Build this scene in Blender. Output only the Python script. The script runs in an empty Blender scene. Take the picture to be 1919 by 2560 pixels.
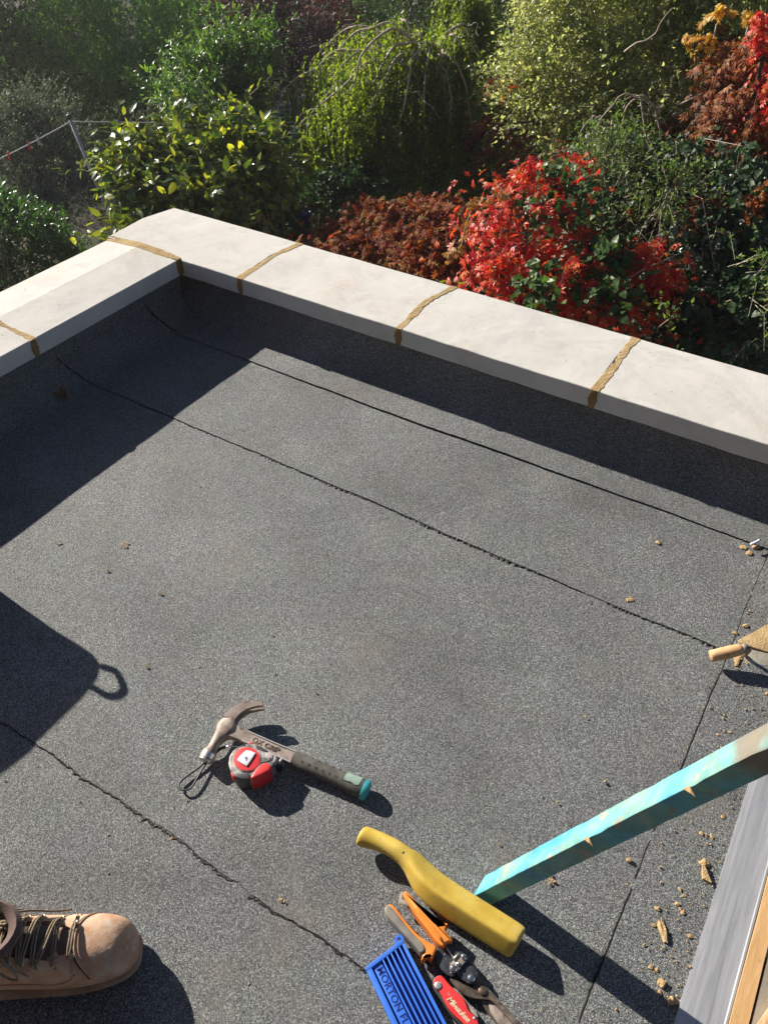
import bpy, bmesh, math, random
import numpy as np
from mathutils import Vector, Matrix
rad = math.radians
random.seed(7)
RNG = np.random.default_rng(7)
scene = bpy.context.scene
COL = scene.collection

# ------------------------------------------------------------------ camera
FPX, YAW, PITCH, ROLL = 1992.4, rad(31.789), rad(42.647), rad(0.15)
CAM = np.array([1.9117, -1.7849, 1.3927])
cam_data = bpy.data.cameras.new('camera')
cam = bpy.data.objects.new('camera', cam_data)
COL.objects.link(cam)
cam_m = Matrix.Rotation(YAW, 4, 'Z') @ Matrix.Rotation(math.pi / 2 - PITCH, 4, 'X') @ Matrix.Rotation(ROLL, 4, 'Z')
cam.matrix_world = Matrix.Translation(CAM) @ cam_m
cam_data.sensor_fit = 'VERTICAL'
cam_data.sensor_height = 24
cam_data.lens = FPX * 24 / 2560
cam_data.clip_start = 0.02
cam_data.clip_end = 800
scene.camera = cam
M3 = np.array(cam_m.to_3x3())

# ------------------------------------------------------------------ sky and sun
SUN = Vector((-1.95, 0.28, 1.0)).normalized()
EL = math.asin(SUN.z)
world = bpy.data.worlds.new('World')
scene.world = world
world.use_nodes = True
wn = world.node_tree
sky = wn.nodes.new('ShaderNodeTexSky')
sky.sky_type = 'NISHITA'
sky.sun_disc = False
sky.sun_elevation = EL
sky.sun_rotation = math.atan2(SUN.x, SUN.y)
sky.air_density = 0.6
sky.dust_density = 0.3
sky.ozone_density = 0.6
bg = wn.nodes['Background']
bg.inputs['Strength'].default_value = 0.05
wn.links.new(sky.outputs[0], bg.inputs[0])
sl = bpy.data.lights.new('sun', 'SUN')
sl.energy = 5.0
sl.angle = rad(0.5)
sl.color = (1.0, 0.93, 0.82)
so = bpy.data.objects.new('sun', sl)
COL.objects.link(so)
so.rotation_euler = SUN.to_track_quat('Z', 'Y').to_euler()
so.location = (-8, 3, 8)
scene.view_settings.view_transform = 'Standard'
scene.view_settings.look = 'None'
scene.view_settings.gamma = 1
scene.view_settings.use_curve_mapping = False
scene.view_settings.exposure = 0.92

# ------------------------------------------------------------------ helpers
def G(px, py, z=0.0):
    """point of the place on the horizontal plane z that the lens sees at photo pixel px,py"""
    d = M3 @ np.array([(px - 959.5) / FPX, -(py - 1280) / FPX, -1.0])
    return Vector(CAM + d * (z - CAM[2]) / d[2])

GROUND = -2.8
FWD = np.array([-math.sin(YAW), math.cos(YAW), 0.0])
RGT = np.array([math.cos(YAW), math.sin(YAW), 0.0])
def at(px, py, v):
    """point v metres ahead of the camera (measured level)"""
    d = M3 @ np.array([(px - 959.5) / FPX, -(py - 1280) / FPX, -1.0])
    return CAM + d * (v / (d @ FWD))

def tag(o, label=None, cat=None, group=None, kind=None):
    if label: o['label'] = label
    if cat: o['category'] = cat
    if group: o['group'] = group
    if kind: o['kind'] = kind
    return o

def empty(name, loc=(0, 0, 0), **k):
    o = bpy.data.objects.new(name, None)
    o.empty_display_size = 0.05
    COL.objects.link(o)
    o.location = loc
    return tag(o, **k)

def put(name, me, mat=None, parent=None):
    o = bpy.data.objects.new(name, me)
    COL.objects.link(o)
    if mat is not None and not me.materials:
        me.materials.append(mat)
    if parent is not None:
        o.parent = parent
        # all geometry is given in place coordinates; undo the parent's offset
        off = Vector((0, 0, 0))
        p = parent
        while p is not None:
            off += p.location
            p = p.parent
        o.location = -off
    return o

def mesh(name, V, F, mat=None, parent=None, smooth=False):
    me = bpy.data.meshes.new(name)
    me.from_pydata([tuple(v) for v in V], [], F)
    if smooth:
        me.polygons.foreach_set('use_smooth', [True] * len(me.polygons))
    me.update()
    return put(name, me, mat, parent)

def bm_obj(name, bm, mat, parent=None, smooth=False, autosmooth=None):
    bmesh.ops.recalc_face_normals(bm, faces=bm.faces)
    me = bpy.data.meshes.new(name)
    bm.to_mesh(me)
    bm.free()
    if smooth:
        me.polygons.foreach_set('use_smooth', [True] * len(me.polygons))
        if autosmooth:
            me.set_sharp_from_angle(angle=rad(autosmooth))
    return put(name, me, mat, parent)

def fastmesh(name, V, F, mat, parent=None, smooth=False):
    """V (n,3), F (m,k) numpy arrays"""
    me = bpy.data.meshes.new(name)
    n, (m, k) = len(V), F.shape
    me.vertices.add(n)
    me.vertices.foreach_set('co', np.ascontiguousarray(V, dtype=np.float32).ravel())
    me.loops.add(m * k)
    me.loops.foreach_set('vertex_index', np.ascontiguousarray(F, dtype=np.int32).ravel())
    me.polygons.add(m)
    me.polygons.foreach_set('loop_start', np.arange(0, m * k, k, dtype=np.int32))
    me.polygons.foreach_set('loop_total', np.full(m, k, dtype=np.int32))
    if smooth:
        me.polygons.foreach_set('use_smooth', np.ones(m, dtype=bool))
    me.update(calc_edges=True)
    return put(name, me, mat, parent)

def bev(bm, w, seg=2, ang=30):
    ed = [e for e in bm.edges if len(e.link_faces) == 2 and e.calc_face_angle(0) > rad(ang)]
    if ed and w > 0:
        bmesh.ops.bevel(bm, geom=ed, offset=w, segments=seg, affect='EDGES', profile=0.6)

def box(name, x0, x1, y0, y1, z0, z1, mat, parent=None, b=0.0, seg=1):
    bm = bmesh.new()
    vs = [bm.verts.new(p) for p in ((x0, y0, z0), (x1, y0, z0), (x1, y1, z0), (x0, y1, z0), (x0, y0, z1), (x1, y0, z1), (x1, y1, z1), (x0, y1, z1))]
    for f in ((0, 3, 2, 1), (4, 5, 6, 7), (0, 1, 5, 4), (1, 2, 6, 5), (2, 3, 7, 6), (3, 0, 4, 7)):
        bm.faces.new([vs[i] for i in f])
    bev(bm, b, seg)
    return bm_obj(name, bm, mat, parent, smooth=b > 0 and seg > 1, autosmooth=35)

def prism(name, top, thick, mat, parent=None, b=0.0, seg=2, axis=Vector((0, 0, -1)), taper=None, sm=True, inset_rand=0):
    """top: list of Vectors (a closed outline), extruded by axis*thick"""
    bm = bmesh.new()
    a = [bm.verts.new(p) for p in top]
    c = sum((Vector(p) for p in top), Vector()) / len(top)
    if taper is None: taper = 1.0
    d = [bm.verts.new(c + (Vector(p) - c) * taper + axis * thick) for p in top]
    n = len(a)
    bm.faces.new(a)
    bm.faces.new(d[::-1])
    for i in range(n):
        bm.faces.new((a[i], d[i], d[(i + 1) % n], a[(i + 1) % n]))
    bmesh.ops.recalc_face_normals(bm, faces=bm.faces)
    bev(bm, b, seg, 38)
    return bm_obj(name, bm, mat, parent, smooth=sm, autosmooth=40)

def smooth_loop(pts, n=3):
    """Chaikin rounding of a closed outline"""
    for _ in range(n):
        q = []
        for i in range(len(pts)):
            a, b = Vector(pts[i]), Vector(pts[(i + 1) % len(pts)])
            q += [a * .75 + b * .25, a * .25 + b * .75]
        pts = q
    return pts

def catmull(pts, n=8):
    P = [Vector(p) for p in pts]
    P = [P[0] * 2 - P[1]] + P + [P[-1] * 2 - P[-2]]
    out = []
    for i in range(1, len(P) - 2):
        for k in range(n):
            t = k / n
            a, b, c, d = P[i - 1:i + 3]
            out.append(0.5 * ((2 * b) + (c - a) * t + (2 * a - 5 * b + 4 * c - d) * t * t + (3 * b - a - 3 * c + d) * t ** 3))
    out.append(P[-2])
    return out

def tube_data(pts, rs, seg=8, cap=True, flat=1.0):
    pts = [Vector(p) for p in pts]
    n = len(pts)
    if not hasattr(rs, '__len__'): rs = [rs] * n
    V, F = [], []
    up = Vector((0, 0, 1))
    prev = None
    for i, p in enumerate(pts):
        t = (pts[min(i + 1, n - 1)] - pts[max(i - 1, 0)])
        t = t.normalized() if t.length > 1e-9 else Vector((0, 0, 1))
        if prev is None:
            s = t.cross(up)
            if s.length < 1e-3: s = t.cross(Vector((1, 0, 0)))
        else:
            s = prev - t * prev.dot(t)
        s.normalize()
        prev = s
        w = s.cross(t)
        for k in range(seg):
            a = 2 * math.pi * k / seg
            V.append(p + s * math.cos(a) * rs[i] + w * math.sin(a) * rs[i] * flat)
    for i in range(n - 1):
        for k in range(seg):
            F.append((i * seg + k, i * seg + (k + 1) % seg, (i + 1) * seg + (k + 1) % seg, (i + 1) * seg + k))
    if cap:
        F.append(tuple(range(seg))[::-1])
        F.append(tuple((n - 1) * seg + k for k in range(seg)))
    return V, F

def tube(name, pts, rs, mat, parent=None, seg=8, flat=1.0):
    V, F = tube_data(pts, rs, seg, flat=flat)
    return mesh(name, V, F, mat, parent, smooth=True)

def merge(parts):
    V, F = [], []
    for v, f in parts:
        o = len(V)
        V += list(v)
        F += [tuple(i + o for i in q) for q in f]
    return V, F

def loft(name, rings, mat, parent=None, sub=0, cap=True):
    """rings: list of equally long closed point lists"""
    n = len(rings[0])
    V = [p for r in rings for p in r]
    F = []
    for i in range(len(rings) - 1):
        for k in range(n):
            F.append((i * n + k, i * n + (k + 1) % n, (i + 1) * n + (k + 1) % n, (i + 1) * n + k))
    if cap:
        F.append(tuple(range(n))[::-1])
        F.append(tuple((len(rings) - 1) * n + k for k in range(n)))
    bm = bmesh.new()
    vs = [bm.verts.new(p) for p in V]
    for f in F: bm.faces.new([vs[i] for i in f])
    if sub:
        pass
    o = bm_obj(name, bm, mat, parent, smooth=True, autosmooth=None if sub else 45)
    if sub:
        m = o.modifiers.new('sub', 'SUBSURF')
        m.levels = m.render_levels = sub
    return o

# ------------------------------------------------------------------ materials
def nt(name):
    m = bpy.data.materials.new(name)
    m.use_nodes = True
    t = m.node_tree
    return m, t, t.nodes['Principled BSDF'], (lambda k, **kw: _node(t, k, kw))
def _node(t, k, kw):
    n = t.nodes.new(k)
    for a, v in kw.items(): setattr(n, a, v)
    return n
def ramp(t, fac, stops, interp='LINEAR'):
    r = t.nodes.new('ShaderNodeValToRGB')
    r.color_ramp.interpolation = interp
    e = r.color_ramp.elements
    while len(e) < len(stops): e.new(0.5)
    for i, (p, c) in enumerate(stops):
        e[i].position = p
        e[i].color = (c[0], c[1], c[2], 1) if hasattr(c, '__len__') else (c, c, c, 1)
    t.links.new(fac, r.inputs[0])
    return r.outputs[0]
def noise(t, scale, detail=4, vec=None, rough=.55, dist=0.0, out=0):
    n = t.nodes.new('ShaderNodeTexNoise')
    n.inputs['Scale'].default_value = scale
    n.inputs['Detail'].default_value = detail
    n.inputs['Roughness'].default_value = rough
    n.inputs['Distortion'].default_value = dist
    if vec is not None: t.links.new(vec, n.inputs['Vector'])
    return n.outputs[out]
def objvec(t, scale=None):
    c = t.nodes.new('ShaderNodeTexCoord')
    if scale is None: return c.outputs['Object']
    mp = t.nodes.new('ShaderNodeMapping')
    mp.inputs['Scale'].default_value = scale
    t.links.new(c.outputs['Object'], mp.inputs[0])
    return mp.outputs[0]
def mix(t, a, b, fac, mode='MIX'):
    n = t.nodes.new('ShaderNodeMix')
    n.data_type = 'RGBA'
    n.blend_type = mode
    for i, v in ((0, fac), (6, a), (7, b)):
        if isinstance(v, bpy.types.NodeSocket): t.links.new(v, n.inputs[i])
        elif hasattr(v, '__len__'): n.inputs[i].default_value = (*v[:3], 1)
        else: n.inputs[i].default_value = v if i == 0 else (v, v, v, 1)
    return n.outputs[2]
def bump(t, p, h, strength, dist, prev=None):
    b = t.nodes.new('ShaderNodeBump')
    b.inputs['Strength'].default_value = strength
    b.inputs['Distance'].default_value = dist
    t.links.new(h, b.inputs['Height'])
    if prev is not None: t.links.new(prev, b.inputs['Normal'])
    t.links.new(b.outputs[0], p.inputs['Normal'])
    return b.outputs[0]

def simple(name, stops, scale=20, rough=.6, bs=None, bstr=.3, bdist=.002, metal=0, spec=.5, stretch=None, detail=5, dist=0, speck=None, rvar=0):
    m, t, p, N = nt(name)
    v = objvec(t, stretch)
    n = noise(t, scale, detail, v, dist=dist)
    if len(stops) == 1: stops = [(0, stops[0][1]), (1, [c * 1.08 for c in stops[0][1]])]
    c = ramp(t, n, stops)
    if speck:
        sc, lo, hi, colr = speck
        k = ramp(t, noise(t, sc, 3, objvec(t)), [(lo, 0), (hi, 1)])
        c = mix(t, c, colr, k)
    t.links.new(c, p.inputs['Base Color'])
    p.inputs['Roughness'].default_value = rough
    if rvar:
        r = ramp(t, noise(t, scale * 2, 4, v), [(.3, max(rough - rvar, .05)), (.7, min(rough + rvar, 1))])
        t.links.new(r, p.inputs['Roughness'])
    p.inputs['Metallic'].default_value = metal
    p.inputs['Specular IOR Level'].default_value = spec
    if bs: bump(t, p, noise(t, bs, 4, objvec(t)), bstr, bdist)
    return m

def felt_material(name='mineral_felt', seed=0.0, tint=(.96, .985, 1)):
    m, t, p, N = nt(name)
    v = objvec(t)
    vo = N('ShaderNodeTexVoronoi')
    vo.inputs['Scale'].default_value = 760
    t.links.new(v, vo.inputs['Vector'])
    sep = N('ShaderNodeSeparateColor')
    t.links.new(vo.outputs['Color'], sep.inputs[0])
    g = ramp(t, sep.outputs[0], [(0, (.024, .025, .0255)), (.28, (.074, .076, .076)), (.55, (.135, .138, .137)), (.8, (.235, .238, .235)), (1, (.46, .46, .45))])
    mac = ramp(t, noise(t, 3.0, 5, v, dist=.4), [(.28, .70), (.45, .93), (.55, 1.02), (.72, 1.26)])
    mac2 = ramp(t, noise(t, 40, 3, v), [(.3, .93), (.7, 1.06)])
    c = mix(t, g, mac, 1.0, 'MULTIPLY')
    c = mix(t, c, mac2, 1.0, 'MULTIPLY')
    # pale cement dust trodden over the felt, and a few rusty or mossy patches
    dust = ramp(t, noise(t, 4.2, 6, v, rough=.72), [(.54, 0), (.74, .42)])
    c = mix(t, c, (.26, .22, .17), dust)
    pale = ramp(t, noise(t, 34, 2, v), [(.735, 0), (.76, .55)])
    c = mix(t, c, (.36, .33, .27), pale)
    hue = noise(t, 9, 3, v, out=1)
    c = mix(t, c, hue, .07, 'OVERLAY')
    c = mix(t, c, tint, 1.0, 'MULTIPLY')
    t.links.new(c, p.inputs['Base Color'])
    t.links.new(ramp(t, sep.outputs[1], [(0, .45), (.5, .7), (1, .9)]), p.inputs['Roughness'])
    p.inputs['Specular IOR Level'].default_value = .6
    b1 = bump(t, p, vo.outputs['Distance'], .75, .0016)
    b2 = bump(t, p, noise(t, 180, 3, v), .5, .003, b1)
    bump(t, p, sep.outputs[2], .45, .0012, b2)
    return m

FELT = felt_material()
BITUMEN = simple('bitumen', [(.3, (.006, .006, .007)), (.7, (.014, .014, .015))], 90, .42, 300, .7, .003)
def stone_material():
    m, t, p, N = nt('cast_stone')
    v = objvec(t)
    a = noise(t, 2.2, 5, v, dist=.6)
    c = ramp(t, a, [(.3, (.54, .52, .48)), (.5, (.60, .575, .535)), (.7, (.645, .615, .57))])
    gr = ramp(t, noise(t, 1.3, 4, v), [(.42, 0), (.62, .35)])
    c = mix(t, c, (.48, .49, .47), gr)
    pk = ramp(t, noise(t, 6, 5, v), [(.55, 0), (.72, .35)])
    c = mix(t, c, (.60, .50, .42), pk)
    st = ramp(t, noise(t, 3.5, 6, v, rough=.75, dist=1.5), [(.40, .90), (.5, 1.0), (.62, 1.03)])
    c = mix(t, c, st, .8, 'MULTIPLY')
    sc = ramp(t, noise(t, 30, 3, objvec(t, (1, 3, 3)), dist=2.5), [(.68, 0), (.71, .22)])
    c = mix(t, c, (.36, .33, .29), sc)
    sm = ramp(t, noise(t, 8, 6, v, rough=.75), [(.56, 0), (.70, .5)])
    c = mix(t, c, (.40, .37, .32), sm)
    sp = ramp(t, noise(t, 85, 2, v), [(.72, 0), (.755, .9)])
    c = mix(t, c, (.20, .16, .12), sp)
    dk = ramp(t, noise(t, 14, 5, v, rough=.7), [(.64, 0), (.74, .4)])
    c = mix(t, c, (.30, .28, .25), dk)
    t.links.new(c, p.inputs['Base Color'])
    p.inputs['Roughness'].default_value = .85
    p.inputs['Specular IOR Level'].default_value = .25
    b = bump(t, p, noise(t, 160, 4, v), .25, .0012)
    bump(t, p, noise(t, 12, 3, v), .35, .006, b)
    return m
STONE = stone_material()
MORTAR = simple('sand_mortar', [(.25, (.34, .235, .115)), (.5, (.43, .305, .155)), (.75, (.52, .385, .215))], 30, .95, 220, .8, .003, spec=.1)
MORTAR_DARK = simple('dark_mortar', [(.3, (.22, .14, .055)), (.7, (.32, .21, .09))], 40, .85, 220, .8, .003, spec=.2)  # darker, browner mortar tone for the joint faces
CRUMB = simple('mortar_crumb', [(.3, (.36, .24, .11)), (.7, (.58, .42, .23))], 90, .95, 400, .9, .003, spec=.1)
BRICK = simple('brickwork', [(.3, (.28, .12, .07)), (.7, (.38, .19, .11))], 12, .9, 90, .5, .004)

# ------------------------------------------------------------------ flat roof: felt sheets with torched laps
X1, YB = 3.4, -3.4              # right and near ends of the roof
WI = -0.035                     # face of the upstands under the coping
FR = 0.105                      # radius of the angle fillet
def wig(s, seed, amp):
    r = 0
    for k, (f, a) in enumerate(((1.7, .5), (4.3, .35), (11.1, .22), (27., .12), (71., .08), (163., .06))):
        r += a * math.sin(f * s * (1 + .13 * seed) + seed * (k + 1) * 2.3)
    return amp * r
roof = empty('flat_roof', (0, 0, 0), kind='structure')
box('roof_deck', -.33, X1, YB, .33, -.30, -.012, BRICK, roof)
def left_profile(s):
    """s: distance along the sheet from the top of the left upstand -> x, z, how far up the wall 0..1"""
    up = .155 - FR
    if s < up: return WI, .155 - s, 1.0
    a = (s - up) / FR
    if a < math.pi / 2:
        return WI + FR - FR * math.cos(a), FR - FR * math.sin(a), 1 - a / (math.pi / 2)
    return WI + FR + (s - up - FR * math.pi / 2), 0.0, 0.0
SL = .155 - FR + FR * math.pi / 2
def sheet(name, yhi, ylo, lift, seed):
    """sheet between two seam functions, running up the left wall"""
    ss = [0, .02, .04] + [.05 + FR * math.pi / 2 * k / 10 for k in range(11)] + list(np.arange(SL + .02, X1 - WI + .1, .012))
    nv = 9
    V, F = [], []
    for s in ss:
        x, z, w = left_profile(s)
        nx, nz = (1, 0) if w >= 1 else ((math.sin(w * math.pi / 2), math.cos(w * math.pi / 2)))
        a, b = yhi(s, w), ylo(s, w)
        for k in range(nv):
            y = a + (b - a) * k / (nv - 1)
            zz = lift + .0012 * math.sin(3.1 * x + 5 * y + seed) * (1 - w)
            V.append((x + nx * zz, y, z + nz * zz))
    for i in range(len(ss) - 1):
        for k in range(nv - 1):
            F.append((i * nv + k, i * nv + k + 1, (i + 1) * nv + k + 1, (i + 1) * nv + k))
    o = len(V)
    for i, s in enumerate(ss):          # the thickness at the lap edges
        x, z, w = left_profile(s)
        for k in (0, nv - 1):
            q = V[i * nv + k]
            d = lift + .002
            nx, nz = (1, 0) if w >= 1 else ((math.sin(w * math.pi / 2), math.cos(w * math.pi / 2)))
            V.append((q[0] - nx * d, q[1], q[2] - nz * d))
    for i in range(len(ss) - 1):
        F.append((i * nv, (i + 1) * nv, o + 2 * (i + 1), o + 2 * i))
        F.append((i * nv + nv - 1, o + 2 * i + 1, o + 2 * (i + 1) + 1, (i + 1) * nv + nv - 1))
    return mesh(name, V, F, FELT, roof, smooth=False)
def seam(y0, seed, amp=.0045, slope=.045):
    return lambda s, w: y0 + wig(s, seed, amp) - slope * w * w
S1, S2, S3 = seam(-.117, 1.3), seam(-.492, 2.9, .0055), seam(-1.432, 4.1, .012)
S4 = seam(-2.38, 5.7, .006)
flat = lambda y: (lambda s, w: y)
sheet('felt_sheet', lambda s, w: S1(s, w) + .06, S2, .0110, 2)
sheet('felt_sheet', lambda s, w: S2(s, w) + .06, S3, .0080, 3)
sheet('felt_sheet', lambda s, w: S3(s, w) + .06, S4, .0050, 4)
sheet('felt_sheet', lambda s, w: S4(s, w) + .06, lambda s, w: YB, .0020, 5)
# the piece of the back roll that turns up the left wall in the corner
sheet('felt_sheet', lambda s, w: -.002, S1, .0140, 7)

def back_apron():
    V, F = [], []
    prof = [(-WI, .155), (-WI, .13), (-WI, FR)]
    prof += [(-WI - FR + FR * math.cos(a), FR - FR * math.sin(a)) for a in [math.pi / 2 * k / 10 for k in range(1, 11)]]
    xs = list(np.arange(WI, X1, .012))
    for x in xs:
        s = x - WI + SL - FR
        e = S1(s, 0) - .004 + wig(x, 8.8, .0015)
        pr = prof + [(-WI - FR + (e + WI + FR) * t, 0.0) for t in (.25, .5, .75, 1)]
        for y, z in pr: V.append((x, y - .012, z + .0165))
        V.append((x, e, .004))
    n = len(prof) + 5
    for i in range(len(xs) - 1):
        for k in range(n - 1):
            F.append((i * n + k, (i + 1) * n + k, (i + 1) * n + k + 1, i * n + k + 1))
    return mesh('felt_upstand', V, F, FELT, roof)
back_apron()
# strip of felt dressed in along the right-hand kerb
def right_strip():
    V, F = [], []
    ys = list(np.arange(.03, YB, -.012))
    for y in ys:
        e = 1.984 + wig(-y, 6.1, .004) + .012 * (y + .5)
        V += [(e, y, -.002), (e + .0006, y, .0195), (2.3, y, .0198), (X1, y, .0198)]
    for i in range(len(ys) - 1):
        for k in range(3):
            F.append((i * 4 + k, (i + 1) * 4 + k, (i + 1) * 4 + k + 1, i * 4 + k + 1))
    return mesh('felt_strip', V, F, FELT, roof)
right_strip()
# bitumen that bled out of the laps
def bleed(name, path, normal, wfun, lift, seed, keep=1.0):
    V, F = [], []
    rr = random.Random(seed)
    gap = 0
    prev = False
    for i, (p, nrm, up) in enumerate(path):
        w = max(.0006, wfun(i) * rr.uniform(.45, 1.5))
        p, nrm, up = Vector(p), Vector(nrm), Vector(up)
        j = rr.uniform(-.0008, .0012)
        V += [p - nrm * (.0012 + max(j, 0)) + up * lift, p + nrm * w * .5 + up * (lift + .0011), p + nrm * w + up * (lift - .0012)]
        if prev:
            k = len(V) - 6
            F += [(k, k + 3, k + 4, k + 1), (k + 1, k + 4, k + 5, k + 2)]
        if gap > 0: gap -= 1; prev = False
        else:
            prev = True
            if rr.random() > keep: gap = rr.randint(2, 14)
    return mesh(name, V, F, BITUMEN, roof)
def lap_path(S, lift, s0=.05, step=.0045):
    out = []
    s = s0
    while s < X1 - WI:
        x, z, w = left_profile(s)
        nx, nz = (1, 0) if w >= 1 else ((math.sin(w * math.pi / 2), math.cos(w * math.pi / 2)))
        y = S(s, w)
        zz = lift
        out.append(((x + nx * zz, y, z + nz * zz), (0, -1, 0), (nx, 0, nz)))
        s += step
    return out
def apron_path():
    out = []
    x = .060
    while x < 1.99:
        s = x - WI + SL - FR
        out.append(((x, S1(s, 0) - .004 + wig(x, 8.8, .0015), .0082), (0, -1, 0), (0, 0, 1)))
        x += .0045
    return out
def wv(base, seed): return lambda i: base * (1 + .7 * math.sin(i * .021 * seed) * math.sin(i * .083 + seed))
bleed('bitumen_bead', apron_path(), None, wv(.0052, 2.0), .0042, 1, .997)
bleed('bitumen_bead', [q for q in lap_path(S1, .0142) if q[0][0] < .075], None, wv(.004, 1.0), .0014, 5, 1)
bleed('bitumen_bead', lap_path(S2, .0080), None, wv(.0046, 1.4), .0014, 2, .995)
bleed('bitumen_bead', lap_path(S3, .0050), None, wv(.0050, 2.4), .0014, 3, .99)
bleed('bitumen_bead', [((1.983 + wig(-y, 6.1, .004) + .012 * (y + .5), y, .011), (-1, 0, 0), (0, 0, 1)) for y in np.arange(-.12, -2.4, -.0045)], None,
      lambda i: .0036 if (math.sin(i * .06) > -.2 and i > 60) else (.0016 if i > 80 else .0006), .0022, 4, .985)
cr = []
for k in range(40):                       # the joint running down the inner corner
    a = math.pi / 2 * k / 39
    q = WI + FR - (FR - .009) * math.cos(a)
    cr.append(((q, -q, FR - (FR - .009) * math.sin(a)), (.7, .7, 0), (.5, -.5, .7)))
bleed('bitumen_bead', [((WI + .009, -WI - .009, z), (.7, .7, 0), (.7, -.7, 0)) for z in np.arange(.15, FR, -.005)] + cr, None, lambda i: .003, .0005, 9, 1)

# ------------------------------------------------------------------ unseen brick wall, added behind the camera to block sky light
hs = empty('sky_block_wall', (3.0, -3.5, 0), label='unseen brick wall added behind the camera to block light from the sky', cat='house')
box('wall', -.6, 7.5, -3.75, -3.45, GROUND, 4.6, simple('dark_wall_brick', [(.3, (.10, .06, .045)), (.7, (.17, .10, .07))], 12, .9, 90, .5, .004), hs)  # brick kept dark so that the added wall bounces little light

# ------------------------------------------------------------------ parapet walls with saddleback copings
HW, WR, HI, HR, HO, HB = .3335, .172, .21, .2175, .201, .155
def stone(x0, x1, parent, alongx=True, hi=HI, seed=0, wr=WR):
    """one coping stone; x0..x1 along its run"""
    rr = random.Random(seed)
    prof = [(0, HB), (0, HI), (wr, HR), (HW, HO), (HW, HB - .006), (.03, HB - .006), (.03, HB)]
    prof = [(0, HB), (0, HI), (wr, HR), (HW, HO), (HW, HB)]
    bm = bmesh.new()
    n = 8
    rings = []
    for i in range(n + 1):
        x = x0 + (x1 - x0) * i / n
        ring = []
        for (y, z) in prof:
            j = rr.uniform(-.0007, .0007)
            ring.append(bm.verts.new((x, y + j, z + j) if alongx else (-y + j, -x, z + j)))
        rings.append(ring)
    m = len(prof)
    for i in range(n):
        for k in range(m):
            bm.faces.new((rings[i][k], rings[i][(k + 1) % m], rings[i + 1][(k + 1) % m], rings[i + 1][k]))
    bm.faces.new(rings[0][::-1])
    bm.faces.new(rings[-1])
    bmesh.ops.recalc_face_normals(bm, faces=bm.faces)
    ed = [e for e in bm.edges if e.calc_face_angle(0) > rad(40)]
    bmesh.ops.bevel(bm, geom=ed, offset=.0028, segments=2, affect='EDGES', profile=.5)
    return bm_obj('coping_stone', bm, STONE, parent, smooth=False)

def joint(x, parent, alongx, seed, w=.011, skew=0.0, hi=0.0):
    """mortar struck over the top of a joint and down the inner face"""
    rr = random.Random(seed)
    V, F = [], []
    L = []
    for i in range(27):
        q = i / 26
        y = -.002 + (HW + .001) * q
        if y < 0: z = HI
        elif y < WR: z = HI + (HR - HI) * y / WR
        else: z = HR + (HO - HR) * (y - WR) / (HW - WR)
        a = w * (1 + .35 * math.sin(9 * q + seed)) + rr.uniform(-.0036, .0036)
        b = w * (1 + .35 * math.sin(7 * q + 2 * seed)) + rr.uniform(-.0036, .0036)
        cx = x + skew * q + .005 * math.sin(3.3 * q + seed)
        L.append((cx, y, z, a, b))
    for cx, y, z, a, b in L:
        for dx, dz in ((-a, -.001), (-a * .8, .0012), (rr.uniform(-.004, .004), .0008 + rr.uniform(-.0006, .0016)), (b * .8, .0012), (b, -.001)):
            p = (cx + dx, y, z + dz)
            V.append(p if alongx else (-p[1], -p[0], p[2]))
    for i in range(len(L) - 1):
        for k in range(4):
            F.append((i * 5 + k, (i + 1) * 5 + k, (i + 1) * 5 + k + 1, i * 5 + k + 1))
    mesh('mortar_joint', V, F, MORTAR, parent)
    V, F = [], []
    cx = L[0][0]
    n = 14
    for i in range(n + 1):
        q = i / n
        z = HI + .001 - (HI - HB + .002) * q
        hw = .0135 * (math.sin(math.pi * (.12 + .80 * q)) ** .6) * (1 + .12 * rr.uniform(-1, 1))
        for dx, dy in ((-hw, .001), (-hw * .7, -.0022), (0, -.0030 - rr.uniform(0, .0006)), (hw * .7, -.0022), (hw, .001)):
            p = (cx + dx, dy, z)
            V.append(p if alongx else (-p[1], -p[0], p[2]))
    for i in range(n):
        for k in range(4):
            F.append((i * 5 + k, (i + 1) * 5 + k, (i + 1) * 5 + k + 1, i * 5 + k + 1))
    mesh('mortar_face', V, F, MORTAR_DARK, parent)

wb = empty('parapet_wall', (0, .17, 0), label='pale stone coped parapet wall along the far edge of the roof, red creeper behind it', cat='wall', group='stone coped parapets round the roof')
box('wall_body', WI * 1.0 - .26, X1, -WI + .002, HW - .04, GROUND, HB - .002, BRICK, wb)
xs = [-HW, .2537, .8537, 1.4537, 2.0537, 2.6537, 3.2537]
for i in range(len(xs) - 1):
    stone(xs[i] + (.004 if i else 0), xs[i + 1] - .004, wb, True, seed=i)
    if i: joint(xs[i], wb, True, 10 + i * 3, .0120, skew=.004)
wl = empty('parapet_wall', (-.17, -1.5, 0), label='pale stone coped parapet wall down the left edge of the roof, casting a broad shadow', cat='wall', group='stone coped parapets round the roof')
box('wall_body', -HW + .04, WI - .002, YB, -WI, GROUND, HB - .003, BRICK, wl)
ys = [0.006, .6035, 1.2035, 1.8035, 2.4035, 3.0035, 3.4]
for i in range(len(ys) - 1):
    stone(ys[i] + (.004 if i else .004), ys[i + 1] - .004, wl, False, seed=20 + i, wr=.175)
    if i: joint(ys[i], wl, False, 31 + i * 2, .010, skew=-.006)
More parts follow.
